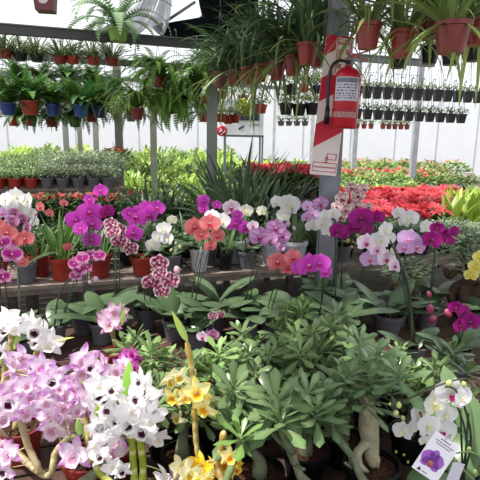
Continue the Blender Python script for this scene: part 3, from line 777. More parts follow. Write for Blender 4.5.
dend('white orchid with lilac petal tips on a pale jointed cane, far left', (14, 428), 1.18, [[(36, 470), (28, 446), (18, 412), (14, 395)], [(42, 474), (56, 452), (70, 436)], [(3, 410), (2, 390), (8, 372)]],
     [(14, 362, 18), (42, 366, 17), (58, 372, 15), (26, 412, 17), (54, 396, 17), (60, 388, 15), (23, 358, 20), (33, 365, 18), (20, 370, 18), (38, 378, 17), (50, 381, 19), (10, 402, 22), (30, 395, 18), (36, 405, 18), (46, 402, 17), (61, 408, 19), (54, 428, 23), (2, 418, 18), (8, 455, 20), (1, 447, 16), (75, 455, 24), (26, 385, 16), (48, 415, 15), (14, 385, 16), (42, 392, 16), (5, 470, 18)], 'nob', r=.0095, cc=S(176, 160, 124), pr=.085)
dend('pale pink orchid with dark-eyed blooms between the lilac and white ones', (88, 462), 1.28, [[(86, 420), (84, 385), (88, 360)], [(98, 420), (108, 385), (112, 365)]],
     [(95, 388, 16), (92, 428, 17), (101, 418, 15), (66, 396, 16), (64, 420, 15), (80, 372, 16), (98, 376, 14), (83, 358, 21), (92, 366, 16), (103, 366, 17), (117, 370, 17), (83, 382, 18), (76, 390, 17), (88, 397, 17), (87, 413, 18), (97, 402, 18), (110, 376, 15), (72, 400, 15), (70, 385, 14), (124, 365, 14), (102, 380, 14), (78, 410, 13)], 'nob', leaves=[(80, 436, 2.0, .8, .06, .02, S(96, 140, 60)), (82, 438, .8, .9, .07, .02, S(70, 110, 70)), (80, 438, 2.9, .3, .05, .015, S(120, 150, 60))])
dend('pure white orchid with maroon eyes and bright green leaves', (135, 505), 1.10, [[(134, 470), (132, 440), (130, 415), (126, 402)], [(143, 470), (140, 440), (137, 420)], [(98, 470), (97, 440), (100, 400)]],
     [(126, 424, 20), (136, 424, 18), (150, 421, 17), (101, 409, 19), (104, 440, 18), (96, 443, 15), (112, 466, 15), (140, 380, 16), (152, 396, 16), (116, 398, 20), (100, 385, 20), (110, 408, 22), (96, 395, 17), (105, 397, 18), (131, 412, 25), (145, 390, 23), (149, 402, 18), (143, 430, 20), (107, 428, 21), (155, 412, 16), (157, 437, 18), (113, 451, 20, 'nob'), (118, 440, 17, 'nob'), (108, 442, 17), (122, 392, 18), (117, 420, 18), (98, 425, 18), (100, 455, 16), (112, 388, 17), (138, 398, 18), (118, 402, 17), (165, 477, 18), (122, 470, 14)], 'nobw',
     leaves=[(127, 400, 1.5, 1.35, .098, .034, S(110, 170, 50)), (124, 402, 3.0, .45, .085, .022, S(130, 180, 60))], cc=S(146, 160, 56), r=.010)
dend('hot magenta small orchid behind the pure white one', (128, 440), 1.35, [[(130, 380), (130, 362)]], [(128, 357, 13), (133, 354, 11), (124, 364, 12), (131, 369, 12), (137, 360, 10), (126, 372, 10)], 'hot', pr=.05)
dend('pale pink orchid half hidden below the white-edged magenta one', (112, 350), 1.85, [[(112, 330), (112, 318)]], [(113, 312, 15), (110, 324, 16, 'nobp'), (105, 318, 12), (118, 320, 12), (121, 311, 10)], 'nobp', pr=.055, leaves=[(122, 325, 1.5, 1.3, .09, .02, S(120, 160, 70))])
dend('yellow orchid on a tall jointed cane with one long leaf', (196, 490), 1.15, [[(196, 440), (195, 400), (192, 370), (187, 342)]],
     [(197, 391, 19), (205, 407, 18), (212, 401, 13, 'yelw'), (174, 397, 16), (171, 380, 15, 'yelw'), (181, 376, 14, 'yelw'), (187, 396, 14), (178, 418, 11, 'yelw'), (199, 409, 13)], 'yel', leaves=[(188, 342, 2.5, 1.0, .09, .024, S(150, 176, 70))], cc=S(176, 150, 78), r=.0078, pc_=BLACK)
dend('low yellow orchid with golden blooms at the bottom edge', (222, 515), 1.04, [[(218, 470), (221, 450), (224, 431)]],
     [(200, 469, 21, 'gold'), (189, 473, 18, 'yelw'), (213, 471, 18, 'gold'), (225, 463, 19, 'gold'), (230, 456, 15, 'yel'), (235, 468, 14, 'gold'), (181, 466, 17, 'yelw'), (175, 478, 15, 'nobp'), (205, 480, 16, 'yel')], 'yel', cc=S(170, 140, 70), r=.009, pc_=BLACK)

# ================================================================== DESERT ROSES
TQ = onz(372, 462, FZ + .13); TQ.z = FZ; SPOTS.append((TQ.x, TQ.y, .08))
AD = [
    (235, 385, .98, 3, .05, AG, 1.15, 'desert rose with broad grey-green leaves right of the tall yellow orchid'),
    (240, 432, .93, 2, .03, S(96, 140, 58), .95, 'young desert rose with bright green rounded leaves, front centre'),
    (276, 398, .98, 4, .055, AG, 1.15, 'tall front desert rose with long upright leaves at the centre'),
    (308, 390, .98, 4, .06, S(98, 126, 90), 1.0, 'front desert rose on a slim slanting stem left of the swollen trunk'),
    (326, 400, .95, 3, .05, S(78, 106, 76), .9, 'front desert rose with small leaves just left of the swollen trunk'),
    (303, 302, .99, 5, .06, S(104, 140, 80), .95, 'light green desert rose below the bright magenta blooms'),
    (338, 312, .96, 4, .06, AG, .95, 'desert rose left of the grey orchid pot'),
    (152, 348, .98, 5, .06, S(112, 144, 80), 1.0, 'sunlit desert rose behind the pure white orchid'),
    (218, 350, .96, 5, .07, S(112, 146, 78), 1.0, 'light green desert rose behind the tall yellow orchid'),
]
for px, py, z, h, sp, c, s, lab in AD: adenium(lab, px, py, z, h, sp, c, s)
for px, py in ((190, 360), (250, 350), (278, 345), (300, 350), (322, 345), (345, 372), (415, 370), (436, 365), (455, 350), (400, 350), (372, 350), (160, 380), (240, 330), (285, 325), (185, 385), (135, 335), (310, 330), (352, 335), (330, 325)):
    adenium('desert rose of the packed rows, none standing out, on the front bench', px, py, U(.90, .96), random.choice((3, 4)), .075, mixc(S(52, 80, 50), S(90, 116, 68), U(0, 1)), U(.85, 1.0), .062, group='desert roses of the packed rows')
# the one with the swollen trunk
q = TQ
t = thing('potted_desert_rose', 'desert rose with a pale swollen trunk and crossed roots in a black pot', 'plant', q); add_pot(t, .078, .13, BLACK)
tr = S(168, 162, 134); mb = MB(); g = lambda x, y, d=0: at(x, y, q.y + d) - q
tube(mb, smoothpath([g(373, 466, -.005), g(371, 448), g(369, 430), g(368, 415), g(366, 400), g(364, 385)], 4), [.012, .016, .019, .021, .022, .024, .025, .026, .027, .028, .027, .026, .024, .022, .020, .019, .018, .017, .016, .015, .014][:21], tr, 14)
tube(mb, smoothpath([g(370, 440), g(362, 447, -.02), g(357, 455, -.03), g(360, 466, -.035), g(368, 472, -.03)], 4), [.013, .014, .014, .013, .012, .011, .012, .013, .013, .012, .012, .011, .010, .009, .008, .006, .004], tr, 10)
tube(mb, smoothpath([g(371, 450), g(377, 460, -.01), g(378, 468, -.01)], 4), [.014, .013, .012, .011, .009, .007, .005, .004, .003], tr, 9)
ends = []
for (x, y) in ((362, 338), (345, 395), (378, 352), (392, 385), (350, 372), (372, 395), (384, 370), (364, 362), (340, 380), (398, 372), (356, 385), (372, 375)):
    e = g(x, y, U(-.06, .06)); ends.append(e); s0 = g(364 + (x - 364) * .1, 388)
    tube(mb, smoothpath([s0, s0.lerp(e, .5) + V(((e.x - s0.x) * .2, 0, -.01)), e], 3), [.011, .010, .009, .008, .007, .006, .005], mixc(tr, AG, .6), 7)
part('trunk', mb.mesh('trunk', M_BARK), t)
for i, e in enumerate(ends): part('leaf_rosette', rosette_mesh(i % 4, S(84, 116, 84)), t, e, (U(-.4, .4), U(-.4, .4), U(0, 6)), .7 if i == 0 else U(.85, 1.1))

# ================================================================== BACK BENCH POTS
def strap_pot(name, label, cat, px, py, r, h, pc_, n, L, W, c, z=BZ, el=(1.1, 1.5), droop=(.2, .8), flowers=(), fk='coral', group=None):
    q = stand(onz(px, py, z), r + .005); t = thing(name, label, cat, q, group); add_pot(t, r, h, pc_)
    part('foliage', strap_mesh((label,), n, L, W, c, el, droop, r * .5), t, (0, 0, h * .85))
    for (x, y, s) in flowers:
        P = at(x, y, q.y - .06); mb = MB(); tube(mb, smoothpath([(0, 0, h * .8), ((P.x - q.x) * .4, (P.y - q.y) * .4, (P.z - q.z) * .7), P - q], 4), .002, S(90, 120, 60), 5)
        part('stem', mb.mesh('stem', M_STEM), t); add_flower(t, q, P, s * q.y / F, fk, 'dend' if fk in DC else 'phal')
    return t
strap_pot('potted_orchid', 'orchid with upright green strap leaves and salmon flowers in a red pot', 'orchid', 57, 287, .072, .135, RED_POT, 20, .30, .018, S(96, 140, 58), flowers=((68, 247, 10), (41, 207, 12), (50, 213, 10), (64, 203, 9)), fk='coral')
strap_pot('potted_orchid', 'green strap leaved plant in a red pot behind the coral blooms at left', 'orchid', 25, 287, .075, .14, RED_POT, 16, .26, .018, S(84, 128, 60))
strap_pot('potted_orchid', 'strap leaved orchid in a dark red pot behind the white-edged blooms', 'orchid', 108, 284, .075, .14, RED_POT2, 14, .26, .018, S(80, 118, 60))
strap_pot('potted_orchid', 'strap leaved orchid in a dark red pot behind the blotched blooms', 'orchid', 42, 276, .07, .13, RED_POT2, 14, .22, .018, S(72, 110, 60))
strap_pot('potted_orchid', 'strap leaved orchid in a white pot beneath the lilac veined blooms', 'orchid', 250, 268, .085, .16, WHITE_POT, 14, .28, .018, S(60, 92, 54))
strap_pot('potted_orchid', 'strap leaved orchid in a white pot beneath the highest white blooms', 'orchid', 292, 266, .085, .16, WHITE_POT, 14, .28, .02, S(60, 92, 54))
strap_pot('potted_orchid', 'green plant in a dark pot on the plank bench beside the white pots', 'orchid', 228, 270, .05, .12, BLACK, 12, .2, .014, S(70, 100, 54))
for k, (px, Y) in enumerate(((-5, 3.15), (40, 3.2), (70, 3.3), (95, 3.1), (125, 3.3), (170, 3.2), (185, 3.4), (215, 3.4), (262, 3.6), (300, 3.5), (318, 3.4), (345, 3.4), (360, 3.3), (375, 3.4), (130, 3.15), (160, 3.45), (240, 3.5), (280, 3.7), (335, 3.6), (390, 3.3))):
    p = at(px, 250, Y); q = free_spot(p, .07, 2.92, 3.70)
    t = thing('potted_foliage_plant', 'dark green leafy plant standing between the orchid pots on the plank bench', 'plant', (q.x, q.y, BZ), 'dark filler plants between the orchid pots', U(0, 6)); add_pot(t, .06, .10, BLACK)
    part('foliage', bush_mesh(('dark', k % 3), 260, .20, .20, .07, .035, S(44, 72, 48), S(96, 130, 80)) if k % 2 else strap_mesh(('fill', k % 3), 30, .32, .028, S(48, 76, 46), (.5, 1.4), (.4, 1.6), .03, c1=S(96, 128, 80)), t, (0, 0, .08), None, .72 if k % 2 else .85)
def ginseng(label, px, py, s):
    q = stand(onz(px, py, BZ), .09 * s); t = thing('potted_bonsai_fig', label, 'plant', q); add_pot(t, .085 * s, .09 * s, S(70, 40, 36))
    mb = MB(); c = S(78, 60, 50); z = .08 * s
    tube(mb, smoothpath([(0, 0, z - .01), (.01 * s, 0, z + .03 * s), (-.015 * s, 0, z + .08 * s), (.02 * s, .01, z + .13 * s), (0, 0, z + .2 * s)], 4), [x * s for x in (.05, .058, .066, .070, .068, .062, .056, .050, .042, .036, .034, .032, .028, .024, .02, .018, .014)], c, 12)
    for k, a in enumerate((.3, 1.5, 2.9, 3.9, 5.2)):
        tube(mb, smoothpath([(.03 * s * math.cos(a), .03 * s * math.sin(a), z + .09 * s), (.075 * s * math.cos(a + .2), .075 * s * math.sin(a + .2), z + (.07 - .012 * k) * s), (.085 * s * math.cos(a + .5), .085 * s * math.sin(a + .5), z + .02 * s), (.07 * s * math.cos(a + .6), .07 * s * math.sin(a + .6), z - .02 * s)], 4), [x * s for x in (.03, .031, .030, .028, .027, .026, .024, .022, .020, .018, .015, .012, .008)], c, 8)
    tube(mb, smoothpath([(0, 0, z + .14 * s), (-.06 * s, -.01, z + .17 * s), (-.10 * s, 0, z + .13 * s), (-.12 * s, 0, z + .17 * s)], 4), [.018 * s] * 8 + [.014 * s] * 5, c, 8)
    part('trunk', mb.mesh('trunk', M_BARK), t)
    part('foliage', bush_mesh('ficus', 330, .17, .20, .045, .024, S(52, 80, 50), S(150, 170, 130)), t, (0, 0, z + .15 * s), None, s)
ginseng('bonsai fig with a fat brown twisted root, left of two', 408, 288, .85)
ginseng('bonsai fig with a fat brown twisted root, at the right edge', 458, 290, 1.2)
ginseng('bonsai fig with a fat brown root half out of view behind the yellow orchid', 478, 292, 1.2)

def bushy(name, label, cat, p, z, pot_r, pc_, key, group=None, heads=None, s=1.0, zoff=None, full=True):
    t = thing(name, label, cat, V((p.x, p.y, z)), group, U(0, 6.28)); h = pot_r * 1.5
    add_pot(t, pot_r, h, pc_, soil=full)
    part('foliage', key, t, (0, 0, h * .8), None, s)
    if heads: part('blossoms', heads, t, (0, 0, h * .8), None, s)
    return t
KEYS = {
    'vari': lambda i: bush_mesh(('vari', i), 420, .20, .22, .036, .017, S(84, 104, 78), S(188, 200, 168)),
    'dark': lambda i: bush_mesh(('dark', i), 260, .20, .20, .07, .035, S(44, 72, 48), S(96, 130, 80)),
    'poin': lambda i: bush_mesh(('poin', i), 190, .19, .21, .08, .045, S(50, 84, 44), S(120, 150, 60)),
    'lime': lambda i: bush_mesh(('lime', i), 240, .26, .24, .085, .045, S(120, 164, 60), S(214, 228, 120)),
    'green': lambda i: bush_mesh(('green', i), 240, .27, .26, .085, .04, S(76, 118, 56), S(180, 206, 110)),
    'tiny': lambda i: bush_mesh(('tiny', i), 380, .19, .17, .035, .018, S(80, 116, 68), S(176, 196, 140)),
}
REDS = (S(222, 14, 62), S(208, 8, 46), S(230, 26, 84), S(186, 8, 38))
PK = lambda i: heads_mesh(('pink', i % 3), 16, .2, .27, .03, (S(226, 120, 140), S(200, 90, 110), S(240, 190, 190)), 5)
RDH = lambda i: heads_mesh(('rd', i % 3), 14, .2, .27, .05, REDS, 7)
# dark fill behind the orchids
for k, (px, py, Y) in enumerate(((100, 200, 3.7), (128, 205, 3.6), (152, 205, 3.65), (180, 208, 3.7), (60, 200, 3.7), (20, 205, 3.75), (310, 212, 3.8), (340, 222, 3.75))):
    p = at(px, py, Y); 
    v = rowv(p); q = free_spot(p, .10, 3.2, 3.70); q.z = 0
    bushy('potted_shrub', 'small dark green bushy plant at the rear of the plank bench', 'plant', q, BZ, .06, BLACK, KEYS['dark'](k % 3), 'dark green plants at the rear of the plank bench', s=.75)
for k, (px, Y) in enumerate(((405, 3.35), (425, 3.45), (446, 3.4), (468, 3.45), (484, 3.3), (435, 3.8), (460, 3.85), (415, 3.75), (480, 3.8))):
    p = at(px, 230, Y); q = free_spot(p, .09, 2.9, 3.70)
    bushy('potted_shrub', 'variegated small leaved bush packed behind the dark magenta orchid', 'plant', q, BZ, .06, BLACK, KEYS['vari'](k % 3), 'variegated bushes behind the dark magenta orchid', s=.75)
# dark strap clumps, centre and left
for k, (px, py, Y, L, lab) in enumerate(((240, 215, 4.0, .62, 'largest dark strap leaved clump in the middle behind the orchids'), (228, 215, 4.3, .55, 'dark strap leaved clump beside the slim middle pillar'), (270, 215, 4.2, .55, 'dark strap leaved clump left of the red poinsettias'), (300, 220, 3.95, .4, 'dark strap leaved clump just left of the extinguisher pillar'), (150, 205, 4.6, .5, 'dark upright strap plant behind the magenta cluster'), (172, 205, 4.9, .42, 'dark strap leaved plant left of the slim pillar'))):
    p = at(px, py, Y); q = V((p.x, p.y, 0)); 
    t = thing('potted_lily_clump', lab, 'plant', (q.x, q.y, .62), None, U(0, 6)); add_pot(t, .11, .17, BLACK)
    if rowv(q) < 3.95 or k > 3: t.location.z = .62
    part('foliage', strap_mesh(('cym', k), 60 if k < 4 else 40, L * (1.42 if k < 3 else 1.1), .038, S(38, 64, 42), (.85, 1.5), (.2, 1.5), .07, ns=8, c1=S(110, 132, 100)), t, (0, 0, .14))
CL = [(-.15 + i * 0, 0) for i in range(1)]
bench('plant_bench', 'narrow bench under the dark strap leaved clumps', -.6 - .9, -.02, 3.8, 3.93, .62, 2, S(140, 126, 116))
for r_ in range(3):
    for k in range(12):
        p = uv(.36 + k * .13 + r_ * .06, 4.15 + r_ * .33); x, y = proj(V((p.x, p.y, .9)))
        if not 82 < x < 250 or (x > 195 and r_ == 0): continue
        bushy('potted_shrub', 'dark leafy plant between the magenta orchids and the slim pillars', 'plant', p, .62, .06, BLACK, KEYS['dark'](k % 3), 'dark leafy plants before the slim pillars', None, .95 + .1 * r_)
p = at(117, 168, 6.15); bushy('potted_shrub', 'bright red flowering plant beside the left slim pillar', 'plant', p, 1.20, .07, BLACK, KEYS['green'](0), None, RDH(0), .85)
bench('plant_bench', 'raised bench under the poinsettias left of the extinguisher pillar', 1.38, 2.55, 4.35, 5.05, 1.05, 5, S(140, 126, 116))
# poinsettias right
n = 0
for r_, v in enumerate((4.08, 4.40, 4.72, 5.0)):
    for k in range(14):
        u = .95 + k * .30 + (r_ % 2) * .13 + U(-.02, .02); p = uv(u, v); x, y = proj(V((p.x, p.y, .98)))
        if not (335 < x < 500): continue
        isl = x > 452 and r_ > 1
        if x > 447:
            t = thing('potted_hosta', 'lime green broad leaved plant at the right end of the poinsettias', 'plant', (p.x, p.y, .62), 'lime broad leaved plants by the poinsettias', U(0, 6)); add_pot(t, .07, .11, BLACK)
            def mk():
                mb = MB()
                for i in range(14): leaf(mb, (0, 0, 0), i * 2.4, U(.9, 1.5), U(.3, .46), .11, 'lance', U(.2, .8), 6, .12, mixc(S(196, 214, 90), S(120, 160, 60), U(0, 1)))
                return mb.mesh('foliage', M_LEAF)
            part('foliage', cached(('hosta', k % 2), mk), t, (0, 0, .1)); continue
        hd = heads_mesh(('poin', k % 4), 11, .155, .235, .075, REDS, 9, name='bracts')
        bushy('potted_poinsettia', 'red poinsettia in the dense bed right of the extinguisher pillar', 'plant', p, .62 + .03 * r_, .07, BLACK, KEYS['poin'](k % 3), 'poinsettias right of the extinguisher pillar', hd, 1.22)
for r_, v in enumerate((4.5, 4.85)):
    for k in range(6):
        p = uv(1.5 + k * .17 + r_ * .05, v); x, y = proj(V((p.x, p.y, .98)))
        if x > 330 or x < 246: continue
        hd = heads_mesh(('poin', k % 4), 11, .155, .235, .075, REDS, 9, name='bracts')
        bushy('potted_poinsettia', 'red poinsettia left of the extinguisher pillar behind the strap leaved clumps', 'plant', p, 1.05, .07, BLACK, KEYS['poin'](k % 3), 'poinsettias left of the extinguisher pillar', hd, 1.0)
# left bench: cyclamen-like reds, variegated, small pots
for k in range(13):
    p = uv(-1.1 + k * .13, 4.08)
    x, y = proj(V((p.x, p.y, .85)))
    if x > 118: continue
    hd = heads_mesh(('cyc', k % 3), 22, .12, .20, .034, (S(206, 24, 70), S(190, 20, 50), S(226, 60, 110)), 5)
    bushy('potted_cyclamen', 'dark leaved pot plant with small crimson flowers before the left bench', 'plant', p, .94, .05, BLACK, KEYS['dark'](k % 3), 'crimson flowered pots on the left bench', hd, .85)
LB = [('red plastic pot', RED_POT), ('grey plastic pot', GREY_POT)]
for r_ in range(6):
    for k in range(12 + r_):
        u = -1.05 - .05 * r_ + k * .125 + (r_ % 2) * .05; v = 4.36 + r_ * .22; p = uv(u, v); x, y = proj(V((p.x, p.y, 1.3)))
        if x > 114 or x < -22: continue
        red = x < 45; c = RED_POT if red else GREY_POT
        kind = 'green' if red else 'vari'
        zz = .60 + r_ * .035
        t = bushy('potted_foliage_plant', 'small leafy green plant in a red pot on the left bench' if red else 'white-flecked bushy plant in a grey pot on the left bench', 'plant', p, 1.20, .055, c, KEYS['tiny' if red else 'vari']((k + r_) % 3), 'plants in red pots on the left bench' if red else 'flecked plants in grey pots on the left bench', None, .62 + r_ * .09)
# long background benches: field of plants, one object each
def field(v0, v1, z, rows, du, us, chooser, s):
    for r_ in range(rows):
        v = v0 + (v1 - v0) * (r_ + .5) / rows; k = 0
        u = us[0]
        while u < us[1]:
            p = uv(u + U(-.05, .05), v + U(-.04, .04)); x, y = proj(V((p.x, p.y, z + .3)))
            if -15 < x < 495:
                ch = chooser(x, r_, k)
                if ch:
                    lab, grp, key, hd, nm = ch
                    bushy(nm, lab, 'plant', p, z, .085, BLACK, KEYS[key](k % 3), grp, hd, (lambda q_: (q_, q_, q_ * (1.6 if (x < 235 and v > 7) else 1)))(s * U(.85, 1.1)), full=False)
            u += du; k += 1
def ch1(x, r_, k):
    if x < 112: return ('pale green leafy plant on the second bench at the left', 'pale green plants behind the left bench', 'green', None, 'potted_shrub')
    if x < 135 and r_ == 1 : return ('bright red flowering plant beyond the lime plants, left of the pillars', 'bright red plants left of the pillars', 'green', RDH(k), 'potted_shrub')
    if x < 240: return ('sunlit green bushy plant behind the slim pillars', 'sunlit plants behind the slim pillars', ('lime', 'green', 'lime', 'poin')[(k * 3 + r_) % 4], None, 'potted_shrub')
    if x < 340: return ('lime green leafy plant beyond the left poinsettias', 'lime plants beyond the left poinsettias', 'lime', None, 'potted_shrub')
    return ('fresh green leafy plant just behind the right poinsettias', 'green plants behind the right poinsettias', ('green', 'poin', 'lime', 'dark', 'green')[(k * 2 + r_) % 5], None, 'potted_shrub')
def ch2(x, r_, k):
    if x < 240: return ('yellow-green bushy plant on the middle far bench, left half', 'yellow-green plants on the middle far bench', ('lime', 'green', 'poin')[(k + r_) % 3], None, 'potted_shrub')
    if x > 330 : return ('green plant topped with small pink blossoms on the middle far bench', 'pink flowered plants on the middle far bench', 'green', PK(k) if k % 3 else RDH(k), 'potted_shrub')
    return ('dusty green bushy plant on the middle far bench near the white stand', 'dusty green plants on the middle far bench', 'vari' if k % 2 else 'green', None, 'potted_shrub')
def ch3(x, r_, k):
    if x > 330: return ('distant plant with pinkish tops on the farthest bench at right', 'pinkish plants on the farthest bench', 'green', PK(k), 'potted_shrub')
    return ('distant pale green bushy plant on the farthest bench', 'pale green plants on the farthest bench', 'green' if k % 2 else 'lime', None, 'potted_shrub')
field(5.75, 8.2, .55, 5, .46, (-4.4, 6.0), ch1, 1.15)
field(8.6, 11.4, .55, 4, .62, (-6, 8.3), ch2, 1.45)
field(11.8, 15.5, .55, 3, .85, (-8.5, 11.8), ch3, 1.8)

# ================================================================== HANGING PLANTS
def hanger(mb, r, h, H, c=S(70, 74, 72), hook=True):
    for a in (0.3, 2.4, 4.5): tube(mb, [(r * math.cos(a), r * math.sin(a), h), (0, 0, H)], .0022, c, 4)
    if hook: tube(mb, smoothpath([(0, 0, H), (0, 0, H + .05), (.012, .0, H + .075), (.026, 0, H + .055)], 3), .004, c, 5)
def dangle(i, n=9, L=.5, c=S(120, 150, 80)):
    return strap_mesh(('dgl', i), n, L, .020, c, (-1.0, .1), (.6, 1.2), .06, name='hanging_leaves', ns=10, c1=S(196, 208, 110))
def hang(name, label, cat, px, py, Y, r, h, pc_, fol, group=None, H=None, zt=None, square=False, fz=.85, s=1.0, hook=True, fr_=None):
    p = at(px, py, Y)          # centre of the pot
    t = thing(name, label, cat, V((p.x, p.y, p.z - h / 2)), group, U(0, 6.28) if not square else 0)
    add_pot(t, r, h, pc_, square=square, soil=r > .05)
    part('foliage', fol, t, (0, 0, h * fz), None, s)
    if H is None: H = (zt - (p.z - h / 2)) if zt else .5
    mb = MB(); hanger(mb, r, h * .95, H, hook=hook); part('hanger', mb.mesh('hanger', M_METAL), t)
    return t
FG = S(56, 96, 52)
# upper row on the near left beam
for k, (px, py, c, lab) in enumerate(((5, 54, RED_POT2, 'red basket'), (20, 57, BLACK, 'dark basket'), (37, 58, BLACK, 'dark basket'), (60, 60, RED_POT2, 'red basket'), (73, 60, RED_POT, 'red basket'), (93, 61, RED_POT, 'red basket'), (112, 62, RED_POT2, 'red basket'))):
    where = ('nearest the left edge', 'second from the left edge', 'third from the left edge', 'fourth from the left edge', 'fifth from the left edge', 'sixth from the left edge', 'rightmost of its row')[k]
    hang('hanging_basket', lab + ' of trailing greens hung from the upper left beam, ' + where, 'hanging plant', px, py, 4.28 + px * .0028, .062, .065, c, strap_mesh(('hb', k % 3), 90, .24, .012, S(70, 96, 62), (.2, 1.3), (.6, 2.0), .03, c1=S(150, 160, 110), ns=5), zt=2.47)
# fern row
for k, (px, py, Y, r, c, lab) in enumerate(((8, 109, 5.3, .085, BLUE_POT, 'blue pot nearest the left edge'), (30, 108, 5.35, .098, RED_POT, 'big red pot'), (53, 110, 5.5, .085, BLUE_POT, 'blue pot between the red pot and the brightest blue one'), (81, 111, 5.5, .085, S(34, 66, 140), 'brightest blue pot'), (100, 112, 5.7, .09, S(26, 46, 92), 'dark blue pot at the right end'))):
    hang('hanging_fern', 'upright fern in a hanging ' + lab, 'hanging plant', px, py, Y, r, r * 1.5, c, fern_mesh(('up', k % 3), 46, .44, S(58, 108, 48), (.6, 2.0), (.5, 1.45), .055), zt=2.5)
for k, (px, py, c) in enumerate(((14, 122, RED_POT), (31, 122, RED_POT), (52, 123, RED_POT2), (75, 123, BLACK), (66, 99, RED_POT), (92, 118, RED_POT2))):
    hang('hanging_fern', 'small fern pot in the back row ' + ('under the leftmost blue pot', 'under the big red pot', 'under the middle blue pot', 'under the brightest blue pot, black', 'peeking above the blue pots', 'under the dark blue pot')[k], 'hanging plant', px, py, 6.3, .08, .10, c, fern_mesh(('sm', k % 2), 40, .42, S(44, 84, 42), (.8, 2.4), (.4, 1.4), .05), zt=2.5)
for k, (px, py, Y) in enumerate(((18, 84, 6.1), (44, 86, 6.15), (68, 84, 6.2), (92, 88, 6.3), (112, 96, 6.2), (206, 74, 5.6))):
    hang('hanging_fern', ('fern high behind the leftmost blue pot', 'fern high behind the big red pot', 'fern high between the middle and brightest blue pots', 'fern high behind the brightest blue pot', 'fern high left of the shaggy asparagus fern', 'fern high against the slim middle pillar')[k], 'hanging plant', px, py, Y, .07, .09, (BLACK, RED_POT2)[k % 2], fern_mesh(('hi', k % 3), 44, .42, S(48, 84, 48), (.8, 2.4), (.4, 1.45), .05), zt=2.5)
for k in range(9):
    hang('hanging_fern', 'dim distant fern basket hanging far behind the fern row', 'hanging plant', 6 + k * 25, 100 + (k % 3) * 9, 9.3, .10, .13, (BLACK, RED_POT2, GREY_POT)[k % 3], fern_mesh(('far', k % 3), 40, .62, S(52, 90, 50), (.8, 2.4), (.4, 1.45), .06, np_=14), 'distant fern baskets', zt=2.9)
# big ferns, centre left
hang('hanging_fern', 'tall shaggy asparagus fern hanging around a small red pot', 'hanging plant', 137, 114, 4.75, .065, .11, RED_POT2, fern_mesh('asp', 84, .46, S(110, 146, 62), (2.0, 3.2), (.5, 1.5), .024, c1=S(140, 164, 80)), zt=2.47, fz=1)
hang('hanging_fern', 'wide bushy green fern ball between two pillars', 'hanging plant', 177, 108, 5.0, .10, .12, BLACK, fern_mesh('boston', 130, .48, S(96, 138, 60), (1.4, 3.0), (.1, 1.5), .04, c1=S(140, 184, 80)), zt=2.6, fz=1)
hang('hanging_fern', 'leggy fern hanging under the dark middle of the left beam', 'hanging plant', 158, 82, 4.7, .06, .09, RED_POT2, fern_mesh('leg', 70, .46, S(96, 138, 60), (1.6, 3.0), (.3, 1.5), .04), zt=2.47)
hang('hanging_fern', 'fern hanging at the right end of the left beam in a black pot', 'hanging plant', 197, 88, 4.7, .055, .09, BLACK, fern_mesh('leg2', 70, .46, S(96, 138, 60), (1.4, 3.0), (.3, 1.5), .035), zt=2.47)
# boston fern in a green pot on top of the beam
hang('hanging_fern', 'arching pale fern in a lime green pot in front of the left beam', 'hanging plant', 118, 35, 4.2, .085, .10, S(120, 160, 70), fern_mesh('top', 26, .58, S(100, 140, 90), (1.6, 2.8), (.5, 1.4), .055, c1=S(180, 206, 160)), zt=3.1, fz=.9)
# pot hung at the very top, left
t = thing('hanging_pot', 'maroon square planter with a pale sticker hanging at the top left', 'pot', at(46, 12, 3.6), None, R(10)); mb = MB(); lathe(mb, [(.085, 0), (.098, .10), (.104, .10), (.104, .13), (.09, .13), (.07, .02)], S(110, 52, 60), 4); mb.v = [tuple(Matrix.Rotation(R(45), 3, 'Z') @ V(v)) for v in mb.v]
part('pot', mb.mesh('pot', M_PLAST, False), t); mb = MB(); vs = [(.03 * math.cos(a * .5) * (1 + .2 * math.sin(a)), -.0665, .06 + .022 * math.sin(a * .5)) for a in range(13)]; mb.add(vs, [tuple(range(13))], S(220, 205, 200)); part('sticker', mb.mesh('sticker', M_PAPER, False), t)
mb = MB(); hanger(mb, .07, .13, .5); part('hanger', mb.mesh('hanger', M_METAL), t)
# row of red pots with long dangling straps
SG = S(58, 88, 54)
def strp(i, L=.42, n=30):
    return strap_mesh(('dang', i, L), n, L, .022, SG, (.75, 1.5), (.7, 3.2), .03, ns=10, c1=S(120, 150, 100))
rowp = [(220, 80, 4.3, .075, .13, BROWN_POT, 'dusty brown pot left end'), (235, 78, 4.15, .065, .12, RED_POT2, 'dark red pot right of the brown one'), (248, 76, 4.0, .068, .13, RED_POT, 'red pot third from the brown end'), (261, 73, 3.9, .062, .13, RED_POT2, 'dark red pot fourth from the brown end'), (277, 71, 3.6, .058, .13, S(140, 50, 46), 'brick red pot in the middle of the row'), (293, 66, 3.5, .062, .13, RED_POT2, 'shadowed red pot before the extinguisher'), (307, 54, 3.2, .066, .13, RED_POT, 'red pot left of the pillar top'),
        (318, 58, 3.4, .06, .12, RED_POT2, 'shadowed red pot half behind the striped board')]
for k, (px, py, Y, r, h, c, lab) in enumerate(rowp):
    t = hang('hanging_orchid', lab + ' with long hanging strap leaves', 'hanging plant', px, py, Y, r, h, c, strp(k % 4, .48 if k < 2 else (.72 if k % 2 else .62), 50 if k < 2 else 74), H=.65)
    part('hanging_leaves', dangle(k % 4, 9, .55, S(90, 120, 76)), t, (0, 0, h * .95))
